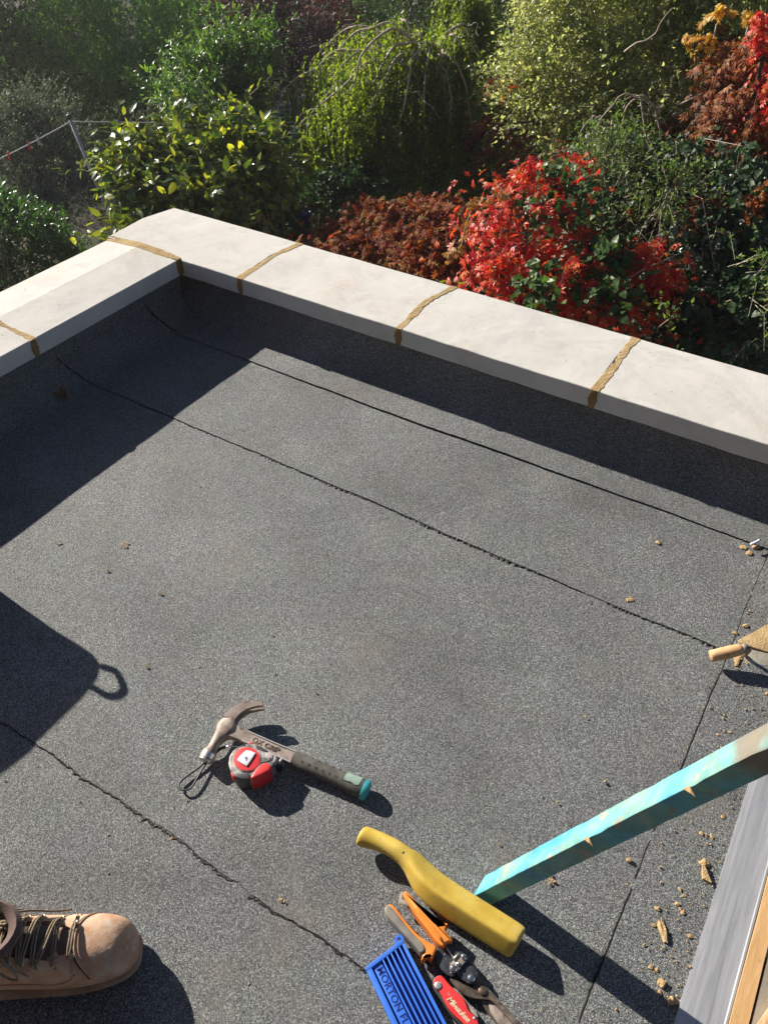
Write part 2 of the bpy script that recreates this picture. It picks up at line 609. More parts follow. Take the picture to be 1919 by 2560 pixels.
# the thick wedge of mortar where the left run butts against the far one
def corner_mortar():
    rr = random.Random(4)
    V, F = [], []
    n = 30
    for i in range(n + 1):
        q = i / n
        x = .002 - (HW + .001) * q
        y = -x
        z = HI + (HR - HI) * y / .175 if y < .175 else HR + (HO - HR) * (y - .175) / (HW - .175)
        wide = .012 + .016 * math.sin(math.pi * min(1, q * 1.02)) ** .7
        a = wide * .75 + rr.uniform(-.002, .002)
        b = wide * .9 + rr.uniform(-.0025, .0025)
        V += [(x, -a, z - .001), (x, -a * .75, z + .002), (x, rr.uniform(-.002, .002), z + .0030 + rr.uniform(0, .001)), (x, b * .75, max(z * .6 + HI * .4, HI) + .0035), (x, b, HI + .0006)]
    for i in range(n):
        for k in range(4):
            F.append((i * 5 + k, (i + 1) * 5 + k, (i + 1) * 5 + k + 1, i * 5 + k + 1))
    mesh('mortar_joint', V, F, MORTAR, wl)
    V, F = [], []
    n = 12
    for i in range(n + 1):
        q = i / n
        z = HI + .002 - (HI - HB + .003) * q
        h = .014 * (math.sin(math.pi * (.15 + .8 * q)) ** .6) * (1 + .1 * rr.uniform(-1, 1))
        V += [(.0006, -h * 1.3, z), (.003, -h * .6, z), (.004, -.003, z), (h * .7, -.003, z), (h * 1.1, -.0006, z)]
    for i in range(n):
        for k in range(4):
            F.append((i * 5 + k, (i + 1) * 5 + k, (i + 1) * 5 + k + 1, i * 5 + k + 1))
    mesh('mortar_face', V, F, MORTAR_DARK, wl)
corner_mortar()
# ------------------------------------------------------------------ materials for the tools and the boot
STEEL_DIRTY = simple('dull_steel', [(.3, (.20, .15, .125)), (.5, (.33, .27, .235)), (.7, (.44, .38, .34))], 60, .62, 500, .45, .0007, metal=.4, rvar=.12, speck=(70, .6, .7, (.17, .11, .08)))
STEEL_WORN = simple('worn_bright_steel', [(.3, (.62, .59, .55)), (.7, (.78, .75, .71))], 90, .38, 600, .2, .0004, metal=.8)
CHROME = simple('rivet_steel', [(.3, (.75, .73, .70)), (.7, (.85, .83, .8))], 90, .22, metal=1)
BLACK_STEEL = simple('black_steel', [(.35, (.022, .026, .034)), (.7, (.05, .055, .065))], 70, .38, 500, .2, .0004, spec=.6, speck=(260, .66, .7, (.5, .5, .5)))
BROWN_STEEL = simple('oiled_steel', [(.3, (.13, .095, .072)), (.55, (.24, .185, .145)), (.75, (.42, .36, .30))], 55, .4, 400, .3, .0005, metal=.75, rvar=.1)
GRIP = simple('dusty_grip_rubber', [(.3, (.060, .060, .052)), (.5, (.095, .09, .078)), (.7, (.15, .135, .115))], 55, .8, 500, .5, .0008)
GRIP_PINK = simple('worn_turquoise_rubber', [(.3, (.20, .28, .24)), (.7, (.30, .40, .34))], 90, .75)
TEAL = simple('turquoise_cap', [(.3, (.03, .27, .33)), (.7, (.07, .42, .48))], 90, .45)
RED = simple('red_plastic', [(.3, (.62, .030, .035)), (.7, (.72, .05, .05))], 40, .42, 400, .1, .0003, speck=(120, .66, .74, (.45, .22, .2)))
GREY_PL = simple('silvery_grey_plastic', [(.36, (.10, .10, .10)), (.5, (.28, .26, .25)), (.62, (.46, .42, .39))], 70, .45, speck=(90, .6, .7, (.2, .2, .2)))
BLACK_PL = simple('black_rubber', [(.3, (.02, .02, .023)), (.7, (.05, .05, .055))], 60, .5, speck=(150, .68, .75, (.2, .19, .18)))
WHITE_PL = simple('white_label', [(.3, (.72, .73, .80)), (.7, (.80, .80, .84))], 30, .4)
YELLOW = simple('yellow_plastic', [(.25, (.48, .31, .045)), (.5, (.58, .41, .07)), (.75, (.64, .48, .13))], 24, .5, 200, .18, .0008, spec=.35, speck=(120, .60, .72, (.40, .29, .13)), rvar=.1)
ORANGE = simple('orange_plastic', [(.3, (.74, .22, .03)), (.7, (.82, .28, .05))], 40, .42, 300, .15, .0004, speck=(140, .67, .74, (.4, .2, .1)))
GREY_RUB = simple('grey_rubber', [(.3, (.17, .155, .135)), (.7, (.28, .26, .22))], 60, .7, 300, .3, .0006)
BLUE = simple('blue_plastic', [(.3, (.035, .15, .66)), (.7, (.06, .21, .74))], 30, .38, 300, .1, .0003, speck=(110, .66, .75, (.10, .14, .35)))
BLUE_DK = simple('deep_blue_plastic', [(.3, (.004, .018, .17)), (.7, (.006, .03, .23))], 30, .5)
CREAM = simple('cream_print', [(.3, (.60, .46, .30)), (.7, (.74, .60, .42))], 200, .6)
INK = simple('grey_ink', [(.3, (.10, .10, .12)), (.7, (.2, .2, .22))], 200, .6)
LEAD = None
def lead_material():
    m, t, p, N = nt('lead_sheet')
    a = noise(t, 22, 5, objvec(t, (6, .35, 1)), dist=.3)
    c = ramp(t, a, [(.3, (.36, .365, .385)), (.5, (.48, .485, .505)), (.68, (.60, .605, .62))])
    sc = ramp(t, noise(t, 60, 3, objvec(t, (7, .5, 1)), dist=.8), [(.66, 0), (.72, .55)])
    c = mix(t, c, (.66, .66, .68), sc)
    t.links.new(c, p.inputs['Base Color'])
    p.inputs['Metallic'].default_value = .45
    t.links.new(ramp(t, a, [(.3, .5), (.7, .36)]), p.inputs['Roughness'])
    b = bump(t, p, noise(t, 30, 4, objvec(t, (5, .4, 1))), .3, .001)
    return m
LEAD = lead_material()
def painted_wood():
    m, t, p, N = nt('weathered_turquoise_paint')
    v = objvec(t)
    # grain runs along the batten (t direction); scale the place coordinates so that streaks follow it
    c0 = ramp(t, noise(t, 9, 6, v, dist=.8), [(.30, (.27, .42, .36)), (.42, (.20, .42, .38)), (.52, (.13, .40, .46)), (.62, (.07, .35, .53)), (.78, (.24, .43, .40))])
    w = ramp(t, noise(t, 16, 6, v, rough=.65, dist=.5), [(.565, 0), (.60, .8)])
    c = mix(t, c0, (.38, .35, .26), w)
    w2 = ramp(t, noise(t, 45, 5, v, rough=.7), [(.60, 0), (.66, .7)])
    c = mix(t, c, (.30, .24, .16), w2)
    gr = ramp(t, noise(t, 34, 5, v, rough=.7), [(.35, .72), (.6, 1.05)])
    c = mix(t, c, gr, .8, 'MULTIPLY')
    br = ramp(t, noise(t, 4.3, 3, objvec(t, (1.3, 1, .8))), [(.68, 0), (.74, .9)])
    c = mix(t, c, (.20, .13, .09), br)
    cz = N('ShaderNodeSeparateXYZ')
    t.links.new(v, cz.inputs[0])
    ad = N('ShaderNodeMath', operation='MULTIPLY_ADD')
    t.links.new(noise(t, 14, 4, v), ad.inputs[0])
    ad.inputs[1].default_value = .10
    t.links.new(cz.outputs[2], ad.inputs[2])
    pat = ramp(t, ad.outputs[0], [(.655, 0), (.675, .85), (.705, .85), (.73, 0)])
    c = mix(t, c, (.22, .17, .13), pat)
    t.links.new(c, p.inputs['Base Color'])
    p.inputs['Roughness'].default_value = .7
    p.inputs['Specular IOR Level'].default_value = .3
    bump(t, p, noise(t, 130, 4, v), .45, .0012)
    return m
PAINTWOOD = painted_wood()
def pine(name, a, b, c_):
    m, t, p, N = nt(name)
    v = objvec(t, (1, 1, 1))
    w = noise(t, 14, 4, objvec(t, (9, 1.2, 9)), dist=1.2)
    c = ramp(t, w, [(.3, a), (.5, b), (.7, c_)])
    d = ramp(t, noise(t, 70, 4, v), [(.62, 0), (.75, .5)])
    c = mix(t, c, tuple(x * .45 for x in a), d)
    t.links.new(c, p.inputs['Base Color'])
    p.inputs['Roughness'].default_value = .7
    bump(t, p, w, .35, .001)
    return m
PLY = pine('tan_board', (.50, .29, .12), (.56, .34, .15), (.62, .39, .19))
HANDLE_WOOD = pine('beech_handle', (.48, .27, .12), (.58, .36, .18), (.66, .44, .25))
LEATHER = simple('tan_nubuck', [(.28, (.40, .215, .125)), (.5, (.56, .34, .215)), (.68, (.68, .47, .33))], 22, .78, 120, .5, .0018, spec=.2, speck=(60, .52, .74, (.58, .47, .36)))
LEATHER_DUST = simple('dusty_tan_nubuck', [(.3, (.42, .25, .15)), (.7, (.56, .38, .25))], 20, .85, 380, .4, .0007)
SOLE = simple('rubber_sole', [(.3, (.26, .17, .11)), (.7, (.40, .28, .19))], 40, .85, 200, .5, .001)
TONGUE = simple('brown_suede', [(.3, (.075, .046, .040)), (.7, (.15, .10, .088))], 30, .9, 300, .5, .001)
LACE = simple('khaki_lace', [(.3, (.14, .10, .065)), (.7, (.34, .27, .18))], 300, .85, 900, .6, .0006)
TROUSER = simple('dark_work_cloth', [(.3, (.02, .02, .024)), (.7, (.035, .035, .042))], 30, .95, 500, .5, .001)
BRASS = simple('worn_eyelet_metal', [(.3, (.42, .35, .22)), (.7, (.58, .50, .36))], 90, .35, metal=.9)

def poly(pts, org, sc, z):
    """outline given in a magnified view: origin org, magnification sc, at height z"""
    return [G(org[0] + x / sc, org[1] + y / sc, z) for x, y in pts]
FL = .0085     # mean level of the felt under the tools
def disc(name, c, r, h, mat, parent, n=20, dome=.3, nrm=Vector((0, 0, 1))):
    """a rivet or bolt head standing on point c"""
    q = nrm.to_track_quat('Z', 'Y')
    V, F = [], []
    for rr, hh in ((1, 0), (1, .6), (.82, 1.0), (.4, 1.0 + dome)):
        for k in range(n):
            a = 2 * math.pi * k / n
            V.append(Vector(c) + q @ Vector((r * rr * math.cos(a), r * rr * math.sin(a), h * hh)))
    for i in range(3):
        for k in range(n): F.append((i * n + k, i * n + (k + 1) % n, (i + 1) * n + (k + 1) % n, (i + 1) * n + k))
    F.append(tuple(3 * n + k for k in range(n)))
    F.append(tuple(range(n))[::-1])
    return mesh(name, V, F, mat, parent, smooth=False)
def text(name, s, size, origin, xdir, ydir, depth, mat, parent, shear=0.0, space=1.0, lift=0.0):
    cu = bpy.data.curves.new(name, 'FONT')
    cu.body = s
    cu.size = size
    cu.extrude = depth
    cu.shear = shear
    cu.space_character = space
    cu.offset = .0002
    cu.resolution_u = 3
    tmp = bpy.data.objects.new('tmp', cu)
    COL.objects.link(tmp)
    dg = bpy.context.evaluated_depsgraph_get()
    me = bpy.data.meshes.new_from_object(tmp.evaluated_get(dg))
    bpy.data.objects.remove(tmp)
    bpy.data.curves.remove(cu)
    x = Vector(xdir).normalized()
    z = x.cross(Vector(ydir)).normalized()
    y = z.cross(x)
    me.transform(Matrix((x, y, z)).transposed().to_4x4())
    me.transform(Matrix.Translation(Vector(origin) + z * lift))
    me.materials.clear()
    return put(name, me, mat, parent)

# ------------------------------------------------------------------ claw hammer
def build_hammer():
    O = G(566, 1822, .036)
    E_ = G(917, 1976, .026)
    r = empty('claw_hammer', (O.x, O.y, 0), label='steel claw hammer with stamped letters on the shank and a dusty dark grip', cat='hammer')
    X = (E_ - O).normalized()
    Lh = (E_ - O).length
    Yd = Vector((-X.y, X.x, 0)).normalized()
    Yd = (Yd + Vector((0, 0, .14))).normalized()
    Yd = (Yd - X * Yd.dot(X)).normalized()
    Z = X.cross(Yd)
    P = lambda x, y, z=0: O + X * x + Yd * y + Z * z
    # face, neck and poll: a turned body along -Y that merges in the cheek
    def ring(cx, cy, rx, rz, n=20, tilt=0, sq=1.0):
        out = []
        for k in range(n):
            a = 2 * math.pi * k / n
            ca, sa = math.cos(a), math.sin(a)
            ca = math.copysign(abs(ca) ** sq, ca)
            sa = math.copysign(abs(sa) ** sq, sa)
            out.append(P(cx + rx * ca * math.cos(tilt), cy + rx * ca * math.sin(tilt), rz * sa))
        return out
    rings = [ring(-.004, -.0705, .0118, .0118), ring(-.004, -.0700, .0135, .0135), ring(-.004, -.054, .0142, .0142), ring(-.004, -.0505, .0132, .0132),
             ring(-.004, -.046, .0102, .0105), ring(-.004, -.036, .0100, .0100), ring(-.003, -.024, .0120, .0110, sq=.9), ring(0, -.012, .0165, .0125, sq=.75),
             ring(.001, 0, .0215, .0135, sq=.65), ring(.001, .010, .0195, .0135, sq=.65), ring(.001, .019, .0145, .0130, sq=.7)]
    head = loft('head', rings, STEEL_DIRTY, r)
    loft('striking_face', [ring(-.004, -.0725, .0112, .0112), ring(-.004, -.0718, .0131, .0131), ring(-.004, -.0560, .0146, .0146), ring(-.004, -.0552, .0138, .0138)], STEEL_WORN, head)
    # two claws curving over towards the handle
    for s in (-1, 1):
        cs = []
        for i in range(15):
            q = i / 14
            th = q * 1.10
            R_ = .076
            cx = .0045 * 0 - .001 + R_ * (1 - math.cos(th)) * 1.05
            cy = .016 + R_ * math.sin(th) * .80
            w = .0140 * (1 - q * .62)
            zin = s * (.0006 + .0040 * q)
            zout = s * (.0135 + .0005 * math.sin(q * 3))
            tang = th * .9
            nx, ny = math.cos(tang), -math.sin(tang)
            cs.append([P(cx - nx * w, cy - ny * w, zin), P(cx - nx * w, cy - ny * w, zout), P(cx + nx * w * .8, cy + ny * w * .8, zout * .9), P(cx + nx * w * .8, cy + ny * w * .8, zin)])
        loft('claw', cs, STEEL_DIRTY, r)
    # shank with a recessed panel between two flanges
    def rect(x, hy, hz, e=.25):
        pts = []
        for sy, sz in ((1, 1), (-1, 1), (-1, -1), (1, -1)):
            pts += [P(x, sy * hy, sz * hz * (1 - e)), P(x, sy * hy * (1 - e * .5), sz * hz)] if (sy * sz > 0) else [P(x, sy * hy * (1 - e * .5), sz * hz), P(x, sy * hy, sz * hz * (1 - e))]
        return pts
    loft('shank', [rect(.012, .0150, .0095), rect(.028, .0125, .0085), rect(.045, .0118, .0072), rect(.10, .0118, .0062), rect(.150, .0125, .0068)], STEEL_DIRTY, r)
    loft('shank_rib', [[P(x, y - .0012, .0060), P(x, y + .0012, .0060), P(x, y + .0010, .0082), P(x, y - .0010, .0082)] for x, y in ((.042, .0105), (.07, .0102), (.10, .0103), (.148, .0112))], STEEL_WORN, r)
    loft('shank_rib', [[P(x, y - .0012, .0060), P(x, y + .0012, .0060), P(x, y + .0010, .0082), P(x, y - .0010, .0082)] for x, y in ((.042, -.0105), (.07, -.0102), (.10, -.0103), (.148, -.0112))], STEEL_WORN, r)
    text('stamped_lettering', 'OX GRIP', .0145, P(.060, -.0052, .0064), X, Yd, .0009, BROWN_STEEL, r, space=1.02)
    # rubber grip
    def gr(x, a, b):
        return [P(x, a * math.cos(t) * (1 if True else 1), b * math.sin(t) - .002) for t in [2 * math.pi * k / 24 for k in range(24)]]
    g = loft('grip', [gr(.146, .010, .009), gr(.147, .0150, .0125), gr(.165, .0158, .0132), gr(.20, .0152, .0132), gr(.24, .0158, .0138), gr(.275, .0170, .0145), gr(Lh - .012, .0182, .0150), gr(Lh - .008, .0165, .014)], GRIP, r)
    rr = random.Random(3)
    for i in range(9):
        x = .168 + i * .0143
        for a in (.62, 1.75, 2.75, 0.0 - .45):
            ra, rb = .0158 + .0012 * (i / 9), .0136 + .0008 * (i / 9)
            c = P(x, ra * math.cos(a), rb * math.sin(a) - .002)
            nn = (Yd * math.cos(a) + Z * math.sin(a)).normalized()
            d = disc('grip_dimple', c - nn * .0005, .0021, .0009, BLACK_PL, g, n=8, dome=-.4, nrm=nn)
    def pat(x, a0, a1): return [P(x, .0174 * math.cos(a0 + (a1 - a0) * k / 8) * (1 + x - .27), (.0149) * math.sin(a0 + (a1 - a0) * k / 8) - .0018) for k in range(9)]
    V = []
    for i, x in enumerate((Lh - .046, Lh - .038, Lh - .030, Lh - .022, Lh - .015)): V += [p + Z * .0006 for p in pat(x, .35 + .1 * math.sin(i * 2), 1.7 + .15 * math.sin(i * 3))]
    F = [(i * 9 + k, i * 9 + k + 1, (i + 1) * 9 + k + 1, (i + 1) * 9 + k) for i in range(4) for k in range(8)]
    mesh('worn_patch', V, F, GRIP_PINK, r, smooth=True)
    loft('end_cap', [gr(Lh - .0085, .0150, .013), gr(Lh - .008, .0186, .0155), gr(Lh - .002, .0192, .0160), gr(Lh + .0015, .0176, .0145), gr(Lh + .003, .010, .009)], TEAL, r)
build_hammer()

# ------------------------------------------------------------------ tape measure
def build_tape():
    o, s = (480, 1740), 6.377
    c0 = G(480 + 900 / s, 1740 + 1030 / s, 0)
    r = empty('tape_measure', (c0.x, c0.y, 0), label='scuffed red and grey tape measure with a white sticker, lying against the hammer shank', cat='tape measure')
    zt = .040 + FL
    out = [(578, 1060), (592, 960), (650, 865), (740, 800), (850, 765), (960, 750), (1080, 800), (1200, 865), (1300, 915), (1360, 950), (1365, 1010), (1320, 1070), (1280, 1130), (1235, 1190), (1100, 1265), (960, 1318), (850, 1318), (720, 1290), (640, 1225), (598, 1150)]
    prism('case', poly(out, o, s, zt), .040, GREY_PL, r, b=.004, seg=3)
    # rim groove
    ell = [(878 + 235 * math.cos(a), 1000 + 205 * math.sin(a)) for a in [2 * math.pi * k / 40 for k in range(40)]]
    prism('bezel', poly(ell, o, s, zt + .0016), .003, GREY_PL, r, b=.0007, seg=2)
    ell = [(872 + 214 * math.cos(a), 1002 + 188 * math.sin(a)) for a in [2 * math.pi * k / 40 for k in range(40)]]
    prism('red_disc', poly(ell, o, s, zt + .0022), .002, RED, r, b=.0004)
    prism('sticker', poly([(715, 1015), (790, 925), (870, 860), (940, 875), (1010, 905), (945, 1010), (870, 1115), (790, 1070)], o, s, zt + .0048), .0022, WHITE_PL, r, b=.0005)
    a, b = G(o[0] + 800 / s, o[1] + 1020 / s, zt + .005), G(o[0] + 900 / s, o[1] + 940 / s, zt + .005)
    text('sticker_mark', '9', .012, G(o[0] + 845 / s, o[1] + 1035 / s, zt + .0050), (G(o[0] + 900 / s, o[1] + 1020 / s, .05) - G(o[0] + 845 / s, o[1] + 1035 / s, .05)), (b - a), .0002, INK, r)
    sh = [(1100, 1078), (1170, 1060), (1240, 1075), (1275, 1130), (1230, 1190), (1100, 1262), (960, 1325), (925, 1300), (955, 1240), (1010, 1160)]
    prism('thumb_grip', poly(sh, o, s, zt + .0030), .042, RED, r, b=.004, seg=3)
    prism('rubber_bumper', poly([(690, 1225), (800, 1240), (900, 1245), (930, 1255), (915, 1322), (800, 1318), (700, 1290)], o, s, zt + .0020), .0405, BLACK_PL, r, b=.002)
    prism('rubber_bumper', poly([(700, 830), (800, 775), (850, 762), (850, 795), (780, 830), (720, 870), (690, 880)], o, s, zt + .0012), .036, BLACK_PL, r, b=.0015)
    prism('rubber_bumper', poly([(1000, 770), (1090, 800), (1200, 862), (1220, 900), (1120, 870), (1030, 830)], o, s, zt + .0014), .038, BLACK_PL, r, b=.0015)
    prism('shoulder', poly([(1110, 900), (1240, 895), (1290, 930), (1280, 1010), (1180, 1050), (1110, 1055)], o, s, zt + .0018), .02, GREY_PL, r, b=.002)
    prism('red_button', poly([(620, 1200), (680, 1205), (690, 1290), (650, 1290), (620, 1250)], o, s, zt - .004), .02, RED, r, b=.0025)
    prism('red_button', poly([(900, 740), (960, 728), (975, 750), (915, 770)], o, s, zt - .001), .02, RED, r, b=.001)
    disc('screw', G(480 + 1245 / s, 1740 + 995 / s, zt + .0018), .0018, .0006, BLACK_PL, r, n=10)
    disc('screw', G(480 + 885 / s, 1740 + 1235 / s, zt + .0018), .0018, .0008, BLACK_PL, r, n=10)
    prism('tape_hook', poly([(1368, 1040), (1430, 980), (1450, 990), (1395, 1065)], o, s, zt - .004), .026, STEEL_WORN, r, b=.0006)
    prism('tape_mouth', poly([(1310, 1030), (1380, 1000), (1430, 1060), (1400, 1130), (1330, 1120), (1290, 1080)], o, s, zt - .012), .022, BLACK_PL, r, b=.001)
    prism('tape_blade', poly([(1320, 1060), (1400, 1035), (1405, 1060), (1330, 1100)], o, s, zt - .0105), .016, simple('yellow_blade', [(.3, (.5, .38, .1)), (.7, (.6, .45, .15))], 80, .5), r)
    # wrist lanyard
    o1, s1 = (400, 1700), 2.551
    L = [(505, 428, .030), (450, 428, .028), (390, 440, .016), (330, 490, .012), (240, 565, .011), (170, 615, .011), (130, 650, .011), (122, 680, .012), (150, 703, .013), (195, 690, .013), (230, 640, .014), (270, 570, .014), (310, 510, .014), (345, 462, .016), (395, 430, .022), (440, 422, .029)]
    pts = catmull([G(o1[0] + x / s1, o1[1] + y / s1, z + .004) for x, y, z in L], 6)
    tube('lanyard', pts, .0019, BLACK_PL, r, seg=8, flat=1)
    tube('lanyard_ferrule', [G(480 + 545 / s, 1740 + 812 / s, .0335), G(480 + 620 / s, 1740 + 812 / s, .0335)], .0028, STEEL_WORN, r, seg=10)
build_tape()

# ------------------------------------------------------------------ yellow lead dresser
def build_dresser():
    A = G(898, 2083, .050)
    B = G(1034, 2166, .036)
    B2 = G(1052, 2206, .033)
    Cc = G(1296, 2360, .031)
    r = empty('lead_dresser', (B.x, B.y, 0), label='yellow plastic lead dresser with a rounded handle and a thick flat blade', cat='dresser')
    # centre line stations: point, half width (sideways), half height, roll, squareness
    d1 = (Cc - B).normalized()
    path = []
    def st(q, hw, hh, roll, sq, z, off=0.0):
        path.append((q, hw, hh, roll, sq, z, off))
    st(-.192, .0020, .0020, 0, 1, .040); st(-.1915, .0105, .0105, 0, 1, .040); st(-.189, .0155, .0150, 0, 1, .040); st(-.183, .0182, .0170, 0, 1, .040); st(-.165, .0178, .0165, 0, 1, .0395)
    st(-.13, .0160, .0160, 0, 1, .0400); st(-.095, .0150, .0160, 0, 1, .0425); st(-.06, .0158, .0180, 0, .98, .043); st(-.040, .0160, .0180, -.10, .95, .0410)
    st(-.018, .0170, .0190, -.20, .85, .0395); st(.000, .0200, .0205, -.32, .62, .0370); st(.016, .0222, .0212, -.40, .42, .0345); st(.045, .0226, .0210, -.42, .32, .0335); st(.10, .0224, .0206, -.42, .30, .0325)
    st(.17, .0222, .0203, -.42, .30, .0320); st(.220, .0220, .0200, -.42, .30, .0318); st(.2262, .0210, .0190, -.42, .34, .0318); st(.2285, .0180, .0165, -.42, .45, .0318); st(.229, .002, .002, -.42, .5, .0318)
    rings = []
    dh = (Vector((A.x, A.y, 0)) - Vector((B.x, B.y, 0))).normalized()
    db = (Vector((Cc.x, Cc.y, 0)) - Vector((B.x, B.y, 0))).normalized()
    lb = (Vector((Cc.x, Cc.y, 0)) - Vector((B.x, B.y, 0))).length
    lh = (Vector((A.x, A.y, 0)) - Vector((B.x, B.y, 0))).length
    for q, hw, hh, roll, sq, z, off in path:
        if q < 0:
            f = -q / .192
            c = Vector((B.x, B.y, 0)) + dh * lh * f
            side_ = Vector((-dh.y, dh.x, 0)) * -1
            c = c + side_ * (.008 * math.sin(math.pi * min(f * 1.0, 1)))
            ax = -dh
        else:
            f = q / .229
            c = Vector((B.x, B.y, 0)) + db * lb * f
            w2_ = min(1, q / .03)
            w2_ = w2_ * w2_ * (3 - 2 * w2_)
            tgt = Vector((B2.x, B2.y, 0)) + (Vector((Cc.x, Cc.y, 0)) - Vector((B2.x, B2.y, 0))) * max(0, (q - .012) / .217)
            c = c.lerp(tgt, w2_)
            ax = db
        if -.03 < q < .03: ax = (db - dh).normalized()
        c.z = z + FL - .004
        s_ = Vector((-ax.y, ax.x, 0)).normalized()
        u = Vector((0, 0, 1))
        cr, sr = math.cos(roll), math.sin(roll)
        s2, u2 = s_ * cr + u * sr, u * cr - s_ * sr
        ring = []
        for k in range(32):
            a = 2 * math.pi * k / 32
            ca, sa = math.cos(a), math.sin(a)
            ring.append(c + s2 * hw * math.copysign(abs(ca) ** sq, ca) + u2 * hh * math.copysign(abs(sa) ** sq, sa))
        rings.append(ring)
    low = min(p.z for rg in rings for p in rg)
    for rg in rings:
        for p in rg: p.z += FL - low
    bd = loft('handle_and_blade', rings, YELLOW, r)
    m = bd.modifiers.new('sub', 'SUBSURF'); m.levels = m.render_levels = 1
    q = rings[9]
    top = max(rings[8], key=lambda p: p.z)
    disc('screw', Vector((top.x, top.y, top.z - .0008)), .003, .0008, BROWN_STEEL, r, n=12)
build_dresser()

# ------------------------------------------------------------------ tin snips
def build_snips():
    o, s = (850, 2000), 3.0145
    c0 = G(850 + 930 / s, 2000 + 1250 / s, 0)
    r = empty('tin_snips', (c0.x, c0.y, 0), label='tin snips with orange and grey handles, black levers and worn steel blades', cat='snips')
    R_ = lambda pts, k=1: [(p.x, p.y) for p in smooth_loop([Vector((x, y, 0)) for x, y in pts], k)]
    h1 = [(333, 812), (360, 782), (400, 785), (470, 880), (560, 990), (640, 1055), (730, 1100), (722, 1135), (700, 1185), (690, 1205), (665, 1170), (612, 1215), (612, 1180), (640, 1135), (575, 1100), (430, 950), (345, 850)]
    a = prism('handle', poly(R_(h1), o, s, .036), .022, ORANGE, r, b=.0035, seg=3)
    g1 = [(330, 815), (352, 784), (385, 800), (450, 880), (530, 985), (620, 1072), (645, 1110), (640, 1145), (612, 1160), (570, 1108), (430, 958), (340, 855)]
    prism('grip_insert', poly(R_(g1), o, s, .0378), .024, GREY_RUB, a, b=.004, seg=3)
    h2 = [(472, 692), (497, 680), (560, 745), (650, 850), (735, 938), (775, 935), (805, 922), (808, 945), (788, 985), (845, 1045), (852, 1068), (800, 1068), (780, 1112), (742, 1085), (650, 965), (575, 870), (500, 760), (478, 725)]
    a = prism('handle', poly(R_(h2), o, s, .040), .024, ORANGE, r, b=.0035, seg=3)
    tube('handle_rib', [G(o[0] + x / s, o[1] + y / s, .0405) for x, y in ((520, 745), (600, 850), (690, 960), (745, 1030), (778, 1080))], [.001, .0022, .0024, .0024, .0012], ORANGE, a, seg=8)
    tube('grip_insert', [G(o[0] + x / s, o[1] + y / s, .030) for x, y in ((470, 700), (455, 760), (540, 800), (600, 850), (660, 905), (720, 948))], [.003, .0055, .0042, .003, .0026, .001], GREY_RUB, a, seg=8)
    prism('lever', poly(R_([(722, 1120), (760, 1120), (830, 1185), (880, 1215), (880, 1275), (850, 1340), (790, 1310), (705, 1200)]), o, s, .028), .010, BLACK_STEEL, r, b=.0015)
    prism('lever', poly(R_([(785, 1090), (800, 1070), (835, 1068), (900, 1125), (955, 1175), (950, 1215), (900, 1240), (850, 1190), (815, 1140)]), o, s, .030), .012, BLACK_STEEL, r, b=.0015)
    tube('spring', [G(o[0] + x / s, o[1] + y / s, .030) for x, y in ((795, 1100), (825, 1150), (855, 1190), (862, 1205))], .0013, STEEL_WORN, r, seg=6)
    # long blade levers under the links
    prism('jaw', poly(R_([(930, 1205), (1005, 1225), (1050, 1285), (1085, 1370), (1130, 1440), (1175, 1520), (1255, 1590), (1365, 1700), (1440, 1790), (1500, 1870), (1560, 1960), (1500, 1930), (1380, 1860), (1250, 1770), (1140, 1640), (1080, 1560), (1040, 1480), (1000, 1400), (960, 1330)]), o, s, .0185), .007, BROWN_STEEL, r, b=.0014)
    prism('jaw', poly(R_([(822, 1340), (838, 1330), (905, 1372), (985, 1405), (1050, 1392), (1105, 1408), (1155, 1455), (1200, 1510), (1290, 1600), (1400, 1720), (1470, 1850), (1400, 1800), (1270, 1650), (1190, 1560), (1140, 1510), (1085, 1502), (990, 1492), (915, 1458), (850, 1392)]), o, s, .0245), .006, BROWN_STEEL, r, b=.0014)
    prism('blade_edge', poly([(1110, 1500), (1150, 1510), (1260, 1640), (1380, 1760), (1350, 1800), (1230, 1740), (1130, 1600)], o, s, .0195), .004, STEEL_DIRTY, r, b=.001)
    prism('pivot_plate', poly(R_([(860, 1245), (925, 1205), (985, 1225), (1035, 1285), (1035, 1345), (1012, 1388), (960, 1380), (885, 1330)]), o, s, .0305), .005, BLACK_STEEL, r, b=.0012)
    prism('link', poly(R_([(845, 1210), (885, 1185), (905, 1160), (950, 1160), (965, 1190), (938, 1225), (905, 1265), (880, 1300), (840, 1300), (818, 1265)]), o, s, .0345), .0035, STEEL_DIRTY, r, b=.0008)
    tube('latch', [G(o[0] + x / s, o[1] + y / s, .036) for x, y in ((850, 1200), (875, 1175), (895, 1155))], .0014, STEEL_WORN, r, seg=6)
    for x, y, rr, z, m in ((930, 1182, .0048, .0345, CHROME), (887, 1237, .0034, .0345, CHROME), (853, 1268, .0056, .0345, CHROME), (987, 1342, .0058, .0305, CHROME), (1073, 1440, .0068, .0245, BROWN_STEEL)):
        disc('rivet', G(o[0] + x / s, o[1] + y / s, z), rr, .0026, m, r, n=16)
build_snips()

